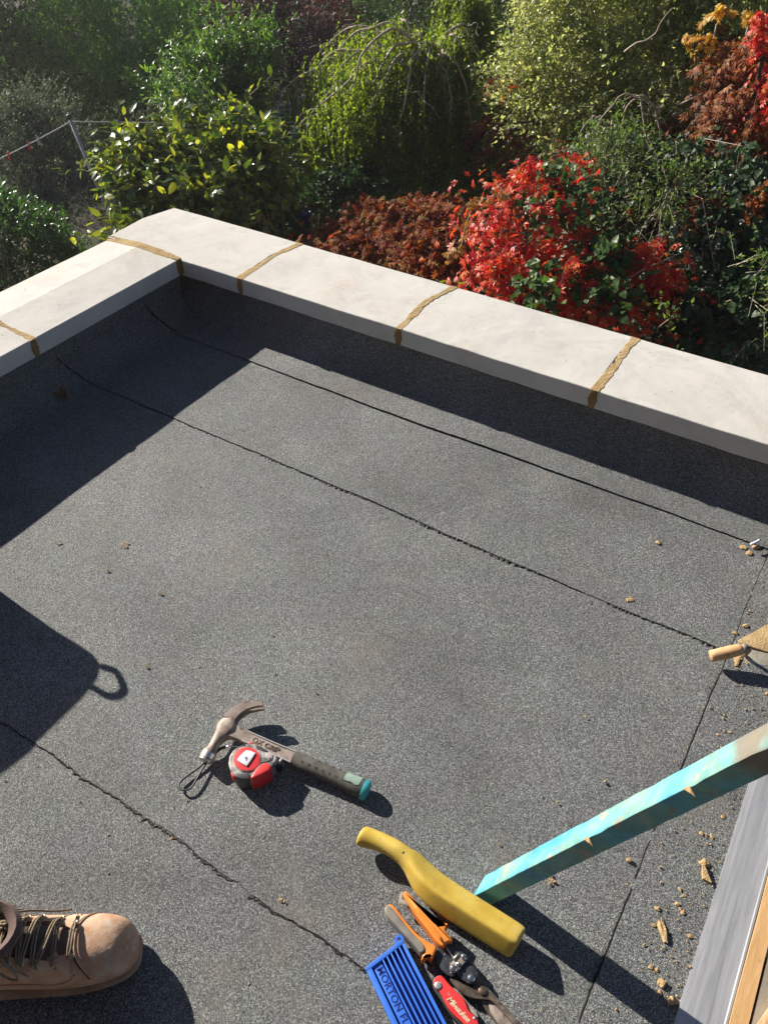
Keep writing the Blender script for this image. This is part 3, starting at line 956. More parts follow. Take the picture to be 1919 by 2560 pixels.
# ------------------------------------------------------------------ red folding knife
def build_knife():
    o, s = (1060, 2420), 6.377
    c0 = G(1060 + 500 / s, 2420 + 500 / s, 0)
    r = empty('folding_knife', (c0.x, c0.y, 0), label='worn red folding knife with flaking cream script between the blue tool and the snips', cat='knife')
    R_ = lambda pts, k=2: [(p.x, p.y) for p in smooth_loop([Vector((x, y, 0)) for x, y in pts], k)]
    body = [(140, 205), (180, 145), (240, 108), (295, 130), (360, 210), (430, 290), (500, 360), (575, 425), (640, 500), (680, 590), (700, 660), (750, 720), (820, 775), (855, 830), (868, 900), (900, 1000), (860, 1060), (760, 1010), (660, 930), (600, 860), (500, 780), (430, 700), (370, 620), (330, 540), (290, 450), (240, 370), (210, 345), (160, 290)]
    prism('scale', poly(R_(body), o, s, .026), .006, RED, r, b=.0018, seg=3)
    sh = [(120, 230), (180, 130), (240, 108), (295, 130), (430, 290), (600, 470), (700, 640), (840, 780), (880, 900), (930, 1010), (860, 1090), (640, 970), (420, 760), (280, 520), (150, 360)]
    prism('liner', poly(R_(sh), o, s, .0205), .010, BLACK_PL, r, b=.001)
    prism('blade_back', poly(R_([(560, 400), (640, 480), (760, 620), (850, 740), (860, 800), (780, 740), (700, 650), (620, 520)]), o, s, .0225), .002, STEEL_DIRTY, r, b=.0005)
    prism('belt_clip', poly(R_([(300, 560), (340, 640), (440, 800), (540, 900), (600, 930), (560, 870), (440, 740), (350, 600)]), o, s, .012), .002, BROWN_STEEL, r, b=.0005)
    disc('pivot_screw', G(o[0] + 222 / s, o[1] + 280 / s, .026), .0056, .0014, STEEL_WORN, r, n=16)
    disc('screw', G(o[0] + 800 / s, o[1] + 800 / s, .026), .0022, .0008, STEEL_WORN, r, n=10)
    a, b = G(o[0] + 370 / s, o[1] + 470 / s, .026), G(o[0] + 600 / s, o[1] + 720 / s, .026)
    x = (b - a).normalized()
    text('script_logo', 'Milwaukee', .0118, a + Vector((-x.y, x.x, 0)) * -.0035, x, Vector((-x.y, x.x, 0)), .0002, CREAM, r, shear=.35, space=.84)
build_knife()

# ------------------------------------------------------------------ blue ribbed plastic flashing tool
def build_blue():
    z1 = .030
    A = G(850 + 195 / 3.0145, 2000 + 1262 / 3.0145, z1)
    B = G(850 + 470 / 3.0145, 2000 + 1052 / 3.0145, z1)
    A2 = G(982, 2560, z1)
    U = (A2 - A).normalized()
    Vv = (B - A)
    Vv = (Vv - U * Vv.dot(U) * 0)
    w = Vv.length
    Vn = Vv.normalized()
    Lb = .215
    r = empty('flashing_dispenser', (A.x, A.y, 0), label='bright blue ribbed plastic block lettered MORTON FLASHING beside the snips', cat='plastic block')
    P = lambda u, v, z=0: A + U * u + Vn * v + Vector((0, 0, z))
    body = [P(0, .0), P(0, w), P(Lb, w), P(Lb, 0)]
    prism('base', [p + Vector((0, 0, -.010)) for p in body], .011, BLUE_DK, r, b=.0012)
    def bar(name, pts, mat, t=.013, b=.0012): return prism(name, pts, t, mat, r, b=b, seg=2)
    strip = w * .30
    bar('rail', [P(-.001, -.001), P(-.001, .0075), P(Lb, .0065), P(Lb, -.001)], BLUE)
    bar('lettered_face', [P(.004, .0105, -.0025), P(.004, strip + .004, -.0025), P(Lb, strip + .004, -.0025), P(Lb, .0105, -.0025)], BLUE, .010)
    bar('end_rail', [P(-.0012, -.001, .0004), P(-.0012, w + .001, .0004), P(.0055, w + .001, .0004), P(.0055, -.001, .0004)], BLUE)
    n = 6
    for i in range(n):
        v = strip + .0075 + (w - strip - .0095) * (i) / (n - 1)
        hw = .0011 if i < n - 1 else .0022
        bar('rib', [P(.005, v - hw), P(.005, v + hw), P(Lb, v + hw), P(Lb, v - hw)], BLUE, .012, .0006)
    # lug with a hole at the corner
    c = P(-.0035, w - .0045, -.002)
    V, F = [], []
    for k in range(24):
        a = 2 * math.pi * k / 24
        for rr, z in ((.0075, 0), (.0036, 0), (.0036, -.008), (.0075, -.008)):
            V.append(c + U * math.cos(a) * rr + Vn * math.sin(a) * rr + Vector((0, 0, z)))
    for k in range(24):
        for j in range(4): F.append((k * 4 + j, k * 4 + (j + 1) % 4, ((k + 1) % 24) * 4 + (j + 1) % 4, ((k + 1) % 24) * 4 + j))
    mesh('hanging_lug', V, F, BLUE, r)
    text('lettering', 'MORTON FLASHING', .0150, P(.0105, .0135, -.0024), U, Vn, .0003, BLUE_DK, r, space=1.04)
build_blue()

# ------------------------------------------------------------------ turquoise batten propped on the roof
def build_batten():
    b1, b2, b3 = G(1213, 2187, FL), G(1182, 2239, FL), G(1225, 2264, FL)
    b4 = b3 + (b1 - b2)
    T = Vector((.400, .048, 1.0))
    r = empty('timber_batten', ((b1.x + b3.x) / 2, (b1.y + b3.y) / 2, 0), label='weathered turquoise painted timber batten standing on the felt and leaning off to the right', cat='timber batten')
    rr = random.Random(5)
    rings = []
    for i in range(70):
        h = 1.25 * i / 69
        c = (b1 + b3) / 2
        ring = []
        for q, nx in ((b1, 0), (b2, 1), (b3, 2), (b4, 3)):
            e = .94
            j = Vector((rr.uniform(-1, 1), rr.uniform(-1, 1), 0)) * .0003
            prv = (b4, b1, b2, b3)[nx]
            nxt = (b2, b3, b4, b1)[nx]
            chip = .0016 + (.0016 if rr.random() < .08 else 0)
            ring.append(q + (prv - q).normalized() * chip + T * h + j)
            ring.append(q + (nxt - q).normalized() * chip + T * h + j)
        rings.append(ring)
    o = loft('timber', rings, PAINTWOOD, r)
    # torn splinters on the near arris
    for px, py, z, l in ((1475, 2092, .330, .015), (1737, 1963, .530, .016)):
        h = z
        q = b2 + T * h
        d = Vector((.8, -.25, .35)).normalized()
        mesh('splinter', [q + Vector((-.001, -.001, 0)), q + d * l + Vector((0, -.003, -.001)), q + T.normalized() * .012 + Vector((0, -.0015, 0)), q + d * l * .5 + Vector((.001, -.004, .003))], [(0, 1, 3), (1, 2, 3), (0, 3, 2), (0, 2, 1)], HANDLE_WOOD, r)
build_batten()

# ------------------------------------------------------------------ threshold strips along the right edge
kb = empty('door_threshold', (2.15, -1.2, 0), label='threshold of grey lead strip and tan board along the right edge of the roof', cat='threshold')
FS = .0205
V, F = [], []
ysl = list(np.arange(-.60, YB, -.02))
for y in ysl:
    e = 2.0935 + wig(-y, 3.3, .0015)
    V += [(e, y, FS - .004), (e, y, FS + .0015), (e + .012, y, FS + .0022 + wig(-y, 2.2, .0006)), (2.14, y, FS + .0022 + wig(-y, 4.2, .0008)), (2.1555, y, FS + .0030), (2.1575, y, FS + .0038), (2.1605, y, FS + .0036), (2.161, y, FS - .004)]
for i in range(len(ysl) - 1):
    for k in range(7): F.append((i * 8 + k, (i + 1) * 8 + k, (i + 1) * 8 + k + 1, i * 8 + k + 1))
mesh('lead_strip', V, F, LEAD, kb)
V, F = [], []
for y in ysl:
    e = 2.1612 + wig(-y, 9.3, .0010)
    V += [(e, y, FS - .002), (e + .0008, y, FS + .0060), (2.186 + wig(-y, 5.3, .0008), y, FS + .0062), (2.187, y, FS - .004)]
for i in range(len(ysl) - 1):
    for k in range(3): F.append((i * 4 + k, (i + 1) * 4 + k, (i + 1) * 4 + k + 1, i * 4 + k + 1))
mesh('tan_board', V, F, PLY, kb)
GREYBOARD = simple('grey_sill_board', [(.3, (.34, .33, .31)), (.7, (.48, .46, .43))], 20, .7, 90, .4, .001, stretch=(5, .6, 1))
prism('sill_block', [Vector((2.1885, -.62, FS + .012)), Vector((2.1885, -1.055, FS + .012)), Vector((2.205, -1.075, FS + .012)), Vector((2.40, -.98, FS + .012)), Vector((2.40, -.62, FS + .012))], .02, GREYBOARD, kb, b=.0015)
prism('sill_block', [Vector((2.190, -1.082, FS + .004)), Vector((2.190, -2.2, FS + .004)), Vector((2.40, -2.2, FS + .004)), Vector((2.40, -1.0, FS + .004)), Vector((2.212, -1.088, FS + .004))], .012, simple('dirty_sill', [(.3, (.13, .11, .085)), (.7, (.30, .26, .2))], 14, .9, 90, .5, .002), kb, b=.001)
prism('wood_offcut', [Vector((2.196, -1.19, FS + .016)), Vector((2.230, -1.075, FS + .016)), Vector((2.262, -.99, FS + .016)), Vector((2.275, -1.0, FS + .016)), Vector((2.243, -1.09, FS + .016)), Vector((2.205, -1.20, FS + .016))], .011, HANDLE_WOOD, kb, b=.001)

# ------------------------------------------------------------------ pointing trowel
def build_trowel():
    o, s = (1700, 1500), 7.571
    q = lambda x, y, z: G(o[0] + x / s, o[1] + y / s, z)
    r = empty('brick_trowel', tuple(q(1300, 1000, 0)), label='wooden handled trowel caked in sandy mortar at the right edge of the roof', cat='trowel')
    r.location.z = 0
    a, b, c = q(565, 1065, .045), q(1180, 925, .062), q(1262, 905, .064)
    d = (b - a)
    h = tube('handle', [a - d * .012, a, a + d * .03, a + d * .15, a + d * .35, a + d * .6, a + d * .85, b], [.0078, .0108, .0122, .0124, .0128, .0132, .0120, .0100], HANDLE_WOOD, r, seg=20)
    tube('ferrule', [b - d * .01, b, c], [.0104, .0108, .0102], STEEL_DIRTY, r, seg=16)
    tube('tang', [c, q(1300, 900, .062), q(1290, 960, .050), q(1220, 1040, .028), q(1240, 1060, .020)], [.0052, .0050, .0048, .0045, .004], STEEL_DIRTY, r, seg=10)
    zb = .022
    outl = [q(1085, 760, zb), q(1660, 455, zb), q(2350, 120, zb + .004), q(2700, 700, zb + .008), q(1560, 1330, zb - .004), q(1095, 1212, zb - .003)]
    prism('blade', outl, .0022, simple('mortar_stained_steel', [(.3, (.42, .37, .28)), (.7, (.60, .56, .47))], 60, .45, 300, .3, .0005, metal=.5), r, b=.0005)
    rr = random.Random(2)
    zt = zb + .0045
    cake = [(1080, 765), (1200, 700), (1350, 615), (1500, 535), (1660, 450), (2000, 290), (2350, 120), (2500, 420), (1990, 1010), (1640, 980), (1480, 930), (1290, 870), (1180, 830)]
    cake = [(x + rr.uniform(-8, 8), y + rr.uniform(-8, 8)) for x, y in cake]
    prism('mortar_cake', [q(x, y, zt) for x, y in cake], .0042, MORTAR, r, b=.0018)
    cake = [(1005, 1060), (1120, 1010), (1180, 1010), (1135, 1120), (1110, 1200), (1095, 1245), (1030, 1240), (1040, 1180)]
    prism('mortar_cake', [q(x, y, zb + .001) for x, y in cake], .012, MORTAR, r, b=.003)
build_trowel()

# ------------------------------------------------------------------ mortar droppings
def lump(name, c, rx, ry, rz, seed, mat=None, parent=None, sub=2, rot=0):
    rr = random.Random(seed)
    bm = bmesh.new()
    bmesh.ops.create_icosphere(bm, subdivisions=sub, radius=1)
    ph = [rr.uniform(0, 6) for _ in range(6)]
    ct, st_ = math.cos(rot), math.sin(rot)
    for v in bm.verts:
        p = v.co
        k = 1 + .22 * math.sin(3 * p.x + ph[0]) * math.sin(3.3 * p.y + ph[1]) + .12 * math.sin(7 * p.z + ph[2] + 5 * p.x) + rr.uniform(-.24, .24)
        x, y, z = p.x * k * rx, p.y * k * ry, p.z * k * rz
        v.co = Vector((c[0] + x * ct - y * st_, c[1] + x * st_ + y * ct, c[2] + max(z, -rz * .55) + rz * .5))
    return bm_obj(name, bm, mat or CRUMB, parent)
def lump_px(px, py, wpx, hpx, seed, **k):
    """wpx, hpx: extent in photo pixels across and down"""
    c = G(px, py, FL + .004)
    a = (G(px + wpx / 2, py, FL) - G(px, py, FL)).length
    b = (G(px, py + hpx / 2, FL) - G(px, py, FL)).length
    z = FL + (.010 if c.x > 1.98 else .001)
    return lump('mortar_lump', (c.x, c.y, z), a, b, min(a, b) * .75, seed, rot=YAW, **k)
big = [(1653, 2332, 20, 60, 'long brown lump of dry mortar, biggest among the crumbs in front of the batten'),
       (1756, 2163, 26, 20, 'crumbly mortar lump beside the pointed sliver of mortar'),
       (1640, 2276, 17, 13, 'small mortar lump just above the long brown one'),
       (1630, 2318, 15, 13, 'small mortar lump touching the left side of the long brown one'),
       (1704, 2286, 16, 13, 'mortar crumb lowest of the chain of three right of the long brown lump'),
       (1688, 2265, 18, 12, 'mortar crumb topmost of the chain of three right of the long brown lump'),
       (1697, 2277, 8, 16, 'thin mortar crumb in the middle of the chain of three'),
       (1695, 2227, 10, 13, 'pale mortar crumb under the pointed sliver'),
       (1704, 2244, 12, 7, 'flat mortar crumb just below the pale one'),
       (1721, 2345, 16, 13, 'broken mortar crumb between the long brown lump and the lead strip'),
       (1748, 2088, 12, 12, 'mortar crumb in the pair nearest under the batten'),
       (1774, 2097, 9, 14, 'upright mortar crumb right of the pair under the batten'),
       (1801, 2048, 9, 10, 'mortar crumb closest under the batten by the lead strip'),
       (1622, 2422, 14, 14, 'mortar crumb left in the clump near the bottom of the lead strip'),
       (1638, 2430, 14, 14, 'mortar crumb right in the clump near the bottom of the lead strip'),
       (1650, 2462, 20, 22, 'knobbly mortar lump above the batten shadow'),
       (1645, 2486, 14, 18, 'mortar crumb right under the knobbly lump'),
       (1675, 2508, 26, 26, 'big crumbly mortar lump at the edge of the batten shadow'),
       (1571, 2148, 14, 13, 'lone mortar crumb below the middle of the batten'),
       (1568, 2250, 9, 9, 'mortar crumb sitting on the upright felt seam'),
       (1643, 1356, 14, 10, 'lone brown pebble of mortar on the sunny felt near the far parapet'),
       (1834, 1588, 14, 8, 'mortar crumb just above the trowel blade'),
       (1860, 1570, 18, 9, 'pair of thin mortar flakes above the trowel blade'),
       (1913, 1740, 12, 10, 'mortar crumb below the trowel at the right edge'),
       (1792, 1842, 12, 7, 'mortar crumb left of two just above the batten'),
       (1820, 1835, 10, 7, 'mortar crumb right of two just above the batten'),
       (1512, 1953, 9, 9, 'orange mortar crumb between the hammer and the batten'),
       (1857, 1369, 16, 12, 'left mortar lump in the heap at the end of the far seam'),
       (1871, 1384, 16, 13, 'lower mortar lump in the heap at the end of the far seam'),
       (1888, 1369, 26, 11, 'long mortar lump in the heap at the end of the far seam'),
       (1903, 1308, 18, 14, 'dark mortar lump in the parapet shadow at the right edge'),
       (1912, 1314, 18, 10, 'tan mortar lump half in the parapet shadow at the right edge')]
for i, (px, py, w, h, lab) in enumerate(big):
    o = lump_px(px, py, w, h, 100 + i, sub=2 if w * h > 300 else 1)
    tag(o, lab, 'mortar lump', 'mortar lumps dropped on the roof')
# sharp sliver of mortar and the white stick
a, b = G(1755, 2155, FL + .02), G(1765, 2205, FL + .012)
o = loft('mortar_sliver', [[a + Vector((0, 0, k * .001)) + Vector((.001, 0, 0)) * j for j, k in ((-1, -1), (1, -1), (1, 1), (-1, 1))],
     [(a + b) / 2 + Vector((.0045 * j, 0, .003 * k)) for j, k in ((-1, -1), (1, -1), (1, 1), (-1, 1))],
     [b + Vector((.0075 * j, 0, .005 * k)) for j, k in ((-1, -1), (1, -1), (1, 1), (-1, 1))]], CRUMB)
tag(o, 'pointed sliver of dry mortar standing clear of the felt', 'mortar lump', 'mortar lumps dropped on the roof')
o = tube('plastic_stick', catmull([G(1875, 1361, .030), G(1885, 1357, .032), G(1897, 1351, .032)], 5), .0035, WHITE_PL, None, 8)
tag(o, 'short pinkish white stick on the mortar heap at the end of the far seam', 'stick')
# loose grit too small to pick apart, thickest towards the right kerb
def grit(n, seed):
    rr = np.random.default_rng(seed)
    base = np.array([(1, 0, 0), (-1, 0, 0), (0, 1, 0), (0, -1, 0), (0, 0, 1), (0, 0, -.5)], float)
    fc = np.array([(0, 2, 4), (2, 1, 4), (1, 3, 4), (3, 0, 4), (2, 0, 5), (1, 2, 5), (3, 1, 5), (0, 3, 5)])
    V, F = [], []
    for i in range(n):
        if rr.random() < .62:
            x = 2.09 - abs(rr.normal(0, .055)); y = rr.uniform(-1.4, -.05)
        else:
            x = rr.uniform(.2, 2.1); y = rr.uniform(-1.9, .0)
            if rr.random() < .5: x = 2.1 - (2.1 - x) * rr.random()
        sz = .0009 + .0016 * rr.random() ** 3
        a = rr.uniform(0, 6.28)
        z = .0105 if x < 1.98 else .021
        if y < -1.43 and x < 1.98: z = .006
        if y > -.12: z = .017
        p = base * sz * rr.uniform(.6, 1.4, (6, 1)) * np.array([1.2, 1, .8])
        q = np.stack([p[:, 0] * math.cos(a) - p[:, 1] * math.sin(a) + x, p[:, 0] * math.sin(a) + p[:, 1] * math.cos(a) + y, p[:, 2] + z + sz * .3], 1)
        F.append(fc + len(V) * 6)
        V.append(q)
    return fastmesh('mortar_grit', np.concatenate(V), np.concatenate(F), CRUMB)
tag(grit(900, 3), 'fine sandy mortar grit scattered over the felt, thickest along the right kerb', 'grit', kind='stuff')
# smeared mortar splats trodden flat
def splats():
    rr = random.Random(12)
    V, F = [], []
    for px, py, w in ((398, 1483, 22), (368, 1666, 14), (495, 1665, 8), (790, 1731, 10), (464, 1996, 12), (427, 2093, 18), (1377, 2199, 34), (1573, 1499, 34), (310, 1363, 26), (268, 1425, 14), (270, 2181, 10), (145, 1355, 16), (1310, 2260, 10), (705, 2250, 20), (1245, 2110, 14), (957, 2518, 14), (722, 1058, 8), (1470, 1500, 12), (157, 987, 20)):
        c = G(px, py, .0118 if py < 1900 else .0118)
        if c.y < -1.43: c.z = .0062
        rw = (G(px + w / 2, py, 0) - G(px, py, 0)).length
        for t_ in range(7):
            cx, cy = c.x + rr.gauss(0, rw * .35), c.y + rr.gauss(0, rw * .35)
            r0 = rw * rr.uniform(.12, .42)
            i0 = len(V)
            V.append((cx, cy, c.z + .0012))
            n = 9
            for k in range(n):
                a = 6.283 * k / n
                q = r0 * rr.uniform(.5, 1.15)
                V.append((cx + q * math.cos(a), cy + q * math.sin(a), c.z - .0002))
            for k in range(n): F.append((i0, i0 + 1 + k, i0 + 1 + (k + 1) % n))
    o = mesh('mortar_splat', V, F, CRUMB)
    tag(o, 'small yellowish mortar splats trodden flat on the felt', 'mortar splats', kind='stuff')
splats()
# curled dead leaf by the left wall
def dead_leaf(px, py, size, seed, lab):
    c = G(px, py, .016)
    rr = random.Random(seed)
    V, F = [], []
    n = 8
    for i in range(n + 1):
        q = i / n
        w = size * .42 * math.sin(math.pi * min(q * 1.05, 1)) ** .8 * (1 + .3 * rr.uniform(-1, 1))
        for sgn in (-1, 0, 1):
            V.append((c.x + size * (q - .5), c.y + w * sgn, c.z + (.010 * abs(sgn) + .006 * math.sin(q * 5)) + rr.uniform(0, .003)))
    for i in range(n):
        for k in range(2): F.append((i * 3 + k, (i + 1) * 3 + k, (i + 1) * 3 + k + 1, i * 3 + k + 1))
    tag(mesh('dead_leaf', V, F, simple('dry_leaf', [(.3, (.10, .045, .02)), (.7, (.2, .1, .045))], 90, .7)), lab, 'leaf')
dead_leaf(155, 990, .045, 3, 'curled brown dead leaf in the shade of the left parapet')

# ------------------------------------------------------------------ work boot on the worker's foot
def build_boot():
    toe = G(357, 2332, FL)
    tip = Vector((1.347, -1.595, FL))
    ax = (G(355, 2368, .03) - G(0, 2425, .03)); ax.z = 0; ax.normalize()
    sd = Vector((-ax.y, ax.x, 0))
    r = empty('person', (tip.x - ax.x * .15, tip.y - ax.y * .15, 0), label='person in a scuffed tan leather work boot with khaki laces, only the foot in view', cat='person')
    P = lambda t, s_, z: tip - ax * t + sd * s_ + Vector((0, 0, z + FL))
    def ring(t, hw, h, z0=.012, sq=.72, off=0, top=1.0, n=28):
        out = []
        hw = hw * .93
        for k in range(n):
            a = 2 * math.pi * k / n
            ca, sa = math.cos(a), math.sin(a)
            y = hw * math.copysign(abs(ca) ** sq, ca)
            e = sq if sa < 0 else top
            zz = (h - z0) / 2 * math.copysign(abs(sa) ** e, sa) + (h + z0) / 2
            if sa > 0: y *= 1 - .10 * abs(sa)
            out.append(P(t, y + off, zz))
        return out
    S_ = [(.003, .010, .034, .018, 1), (.004, .020, .040, .014, .9), (.008, .0300, .050, .011, .85), (.018, .0415, .066, .010, .8), (.034, .0490, .076, .010, .75), (.055, .0530, .083, .010, .72), (.080, .0545, .087, .010, .7), (.105, .0545, .089, .010, .7),
          (.13, .0520, .107, .010, .7), (.16, .0480, .124, .010, .72), (.19, .0440, .134, .012, .75), (.22, .0410, .136, .012, .8), (.25, .0400, .128, .012, .8), (.28, .0380, .115, .012, .8), (.297, .028, .10, .014, .8), (.303, .012, .08, .018, .8)]
    upper = loft('boot_upper', [ring(t, w, h, z, sq) for t, w, h, z, sq in S_], LEATHER, r, sub=1)
    sole = loft('boot_sole', [ring(t, w, .017, -.001, .5) for t, w in ((.0015, .014), (.0035, .024), (.009, .032), (.02, .0415), (.04, .0490), (.07, .0530), (.10, .0540), (.13, .0505), (.17, .0470), (.20, .0430), (.23, .0420), (.26, .0410), (.285, .0370), (.30, .028), (.307, .012))], SOLE, r, sub=1)
    # stitched seam round the toe box and along the side
    def surf(t, a, lift=.0008):
        """point on the upper at distance t from the toe, angle a (0 right-hand side .. pi left-hand side)"""
        for i in range(len(S_) - 1):
            if S_[i][0] <= t <= S_[i + 1][0]:
                f = (t - S_[i][0]) / (S_[i + 1][0] - S_[i][0])
                w, h, z0, sq = [S_[i][j] * (1 - f) + S_[i + 1][j] * f for j in (1, 2, 3, 4)]
                w *= .93
                break
        ca, sa = math.cos(a), math.sin(a)
        y = w * math.copysign(abs(ca) ** sq, ca) * (1 - .10 * max(sa, 0))
        e = sq if sa < 0 else 1.0
        zz = (h - z0) / 2 * math.copysign(abs(sa) ** e, sa) + (h + z0) / 2
        c = P(t, 0, (h + z0) / 2)
        q = P(t, y, zz)
        return q + (q - c).normalized() * lift
    def sf(t, a, lift=.0008): return surf(t - .034, a, lift)
    tube('toe_seam', catmull([sf(.107 + .012 * math.cos(2 * (a - 1.57)), a, .0004) for a in np.linspace(.25, 2.9, 12)], 4), .0013, LEATHER_DUST, upper, seg=6)
    tube('toe_seam', catmull([sf(.110 + .012 * math.cos(2 * (a - 1.57)), a, .0002) for a in np.linspace(.25, 2.9, 12)], 4), .0009, TONGUE, upper, seg=6)
    for sg in (0, 1):
        A_ = (lambda a: a) if sg == 0 else (lambda a: math.pi - a)
        tube('side_seam', catmull([sf(t, A_(a), .0004) for t, a in ((.118, .55), (.13, .30), (.15, .14), (.18, .06), (.21, .0), (.25, -.05), (.29, -.1))], 4), .0012, LEATHER_DUST, upper, seg=6)
    # tongue showing between the lacing flaps
    V, F = [], []
    tt = np.linspace(.122, .232, 12)
    aa = np.linspace(1.57 - .46, 1.57 + .46, 9)
    for i, t in enumerate(tt):
        for j, a in enumerate(aa):
            wq = min(1, .35 + 1.2 * (t - .122) / .05)
            V.append(sf(t, 1.57 + (a - 1.57) * wq, .0035 - .0035 * abs(j - 4) / 4 + .0010 * math.sin(i * 1.7)))
    for i in range(11):
        for j in range(8): F.append((i * 9 + j, i * 9 + j + 1, (i + 1) * 9 + j + 1, (i + 1) * 9 + j))
    mesh('tongue', V, F, TONGUE, upper, smooth=True)
    # eyestay flaps: raised leather edges either side of the tongue
    for sg in (-1, 1):
        V, F = [], []
        for i, t in enumerate(tt):
            wq = min(1, .35 + 1.2 * (t - .122) / .05)
            a0 = 1.57 + sg * .46 * wq
            a1 = 1.57 + sg * 1.02
            for j in range(6):
                a = a0 + (a1 - a0) * j / 5
                V.append(sf(t, a, .0052 if j in (1, 2, 3) else (.004 if j == 4 else (.0045 if j == 0 else .0004))))
        for i in range(11):
            for j in range(5): F.append((i * 6 + j, i * 6 + j + 1, (i + 1) * 6 + j + 1, (i + 1) * 6 + j))
        mesh('lacing_flap', V, F, LEATHER, upper, smooth=True)
    # eyelets and laces
    rows = [.120, .142, .166, .184, .200, .214]
    for i, t in enumerate(rows):
        for sg in (-1, 1):
            wq = min(1, .35 + 1.2 * (t - .122) / .05)
            c = sf(t, 1.57 + sg * (.46 * wq + .20), .0052)
            cc = P(t - .034, 0, .05)
            disc('eyelet', c, .0042, .0022, BRASS, upper, n=12, dome=-.5, nrm=(c - cc).normalized())
    def lace(t0, a0, t1, a1, h=.012, rr=.0015):
        m = sf((t0 + t1) / 2, (a0 + a1) / 2, h)
        p0, p1 = sf(t0, a0, .007), sf(t1, a1, .007)
        q0, q1 = sf(t0 * .75 + t1 * .25, a0 * .75 + a1 * .25, h), sf(t0 * .25 + t1 * .75, a0 * .25 + a1 * .75, h)
        for off in (-.0021, .0021):
            d = ax * off
            tube('lace', catmull([p0 + d * .3, q0 + d, m + d, q1 + d, p1 + d * .3], 4), rr, LACE, upper, seg=7)
    w_ = lambda t: .46 * min(1, .35 + 1.2 * (t - .122) / .05) + .20
    for i in range(5):
        t0, t1 = rows[i], rows[i + 1]
        lace(t0, 1.57 - w_(t0), t0 + .004, 1.57 + w_(t0), .0085)
        if i > 0:
            lace(t0, 1.57 - w_(t0), t1, 1.57 + w_(t1), .012)
    rr = random.Random(1)
    knot = sf(.205, 1.5, .022)
    for k in range(4):
        pts = [knot + Vector((.006 * math.cos(k + i * 1.7), .007 * math.sin(k * 2 + i * 1.3), .004 * math.sin(i + k))) for i in range(6)]
        tube('lace', catmull(pts, 5), .0021, LACE, upper, seg=7)
    def bow(pts, rr_=.0017): tube('lace', catmull([knot] + pts, 6), rr_, LACE, upper, seg=7)
    bow([sf(.21, 1.25, .024), sf(.185, .95, .018), sf(.150, .82, .012), sf(.132, .62, .010)])        # long end lying along the foot
    bow([sf(.215, 1.8, .03), sf(.195, 2.2, .022), sf(.175, 2.5, .010)])
    bow([sf(.20, 2.0, .032), sf(.185, 2.45, .02), sf(.20, 2.6, .012), sf(.215, 2.2, .018), knot])
    bow([sf(.235, 2.1, .035), sf(.225, 2.6, .03), sf(.222, 2.75, .012)])
    bow([sf(.21, .9, .02), sf(.195, .45, .012), sf(.20, .30, .006)])
    bow([sf(.225, .8, .022), sf(.215, .35, .012), sf(.22, .2, .006)])
    # ankle shaft, padded collar and the trouser leg leaving the frame
    def cr(t, off, z, ra, rb, n=24, lean=0):
        return [P(t + ra * math.cos(2 * math.pi * k / n), off + rb * math.sin(2 * math.pi * k / n), z) for k in range(n)]
    sh = loft('boot_shaft', [cr(.235, 0, .085, .046, .040), cr(.220, 0, .115, .052, .041), cr(.206, 0, .136, .056, .042), cr(.200, 0, .152, .059, .044), cr(.199, 0, .163, .060, .046), cr(.201, 0, .169, .056, .043), cr(.205, 0, .162, .049, .037), cr(.210, 0, .135, .040, .032)], TONGUE, r)
    loft('trouser_leg', [cr(.228, -.004, .13, .034, .032), cr(.240, -.006, .18, .038, .038), cr(.284, -.012, .24, .056, .052), cr(.300, -.050, .34, .068, .066), cr(.312, -.09, .46, .078, .074), cr(.318, -.105, .54, .086, .082), cr(.318, -.105, .60, .080, .076), cr(.318, -.105, .61, .03, .03)], TROUSER, r)
build_boot()

# ------------------------------------------------------------------ builder's tub standing left of the frame; its shadow is in the picture
def build_tub():
    cx, cy, A_, B_, H = .165, -1.326, .150, .185, .29
    r = empty('flexible_tub', (cx, cy, 0), label='black square builders tub left of the picture, throwing the angular shadow with a looped handle', cat='tub')
    TUB = simple('black_tub_rubber', [(.3, (.02, .02, .022)), (.7, (.04, .04, .042))], 20, .6)
    n = 48
    V, F = [], []
    prof = [(.74, 0), (.76, .004), (.84, .10), (.92, .2), (1.0, H), (1.03, H + .004), (.985, H + .004), (.90, .2), (.74, .01)]
    for q, z in prof:
        for k in range(n):
            a = 2 * math.pi * k / n
            ca, sa = math.cos(a), math.sin(a)
            e = .42 if sa > 0 else .72
            V.append((cx + A_ * q * math.copysign(abs(ca) ** e, ca), cy + B_ * q * math.copysign(abs(sa) ** e, sa), z + FL))
    for i in range(len(prof) - 1):
        for k in range(n): F.append((i * n + k, i * n + (k + 1) % n, (i + 1) * n + (k + 1) % n, (i + 1) * n + k))
    F.append(tuple(range(n))[::-1]); F.append(tuple((len(prof) - 1) * n + k for k in range(n)))
    mesh('shell', V, F, TUB, r, smooth=True)
    for sg in (1, -1):
        c = Vector((cx + sg * A_ * .93, cy + sg * B_ * .80, H + FL))
        d, e = Vector((sg, .10 * sg, 0)), Vector((0, 1, 0))
        tube('handle', catmull([c + e * .026 * sg, c + e * .030 * sg + d * .030, c + e * .014 * sg + d * .062, c + e * .000 * sg + d * .080, c - e * .016 * sg + d * .080, c - e * .026 * sg + d * .060, c - e * .024 * sg + d * .035, c - e * .022 * sg], 6), .0062, TUB, r, seg=10)
build_tub()
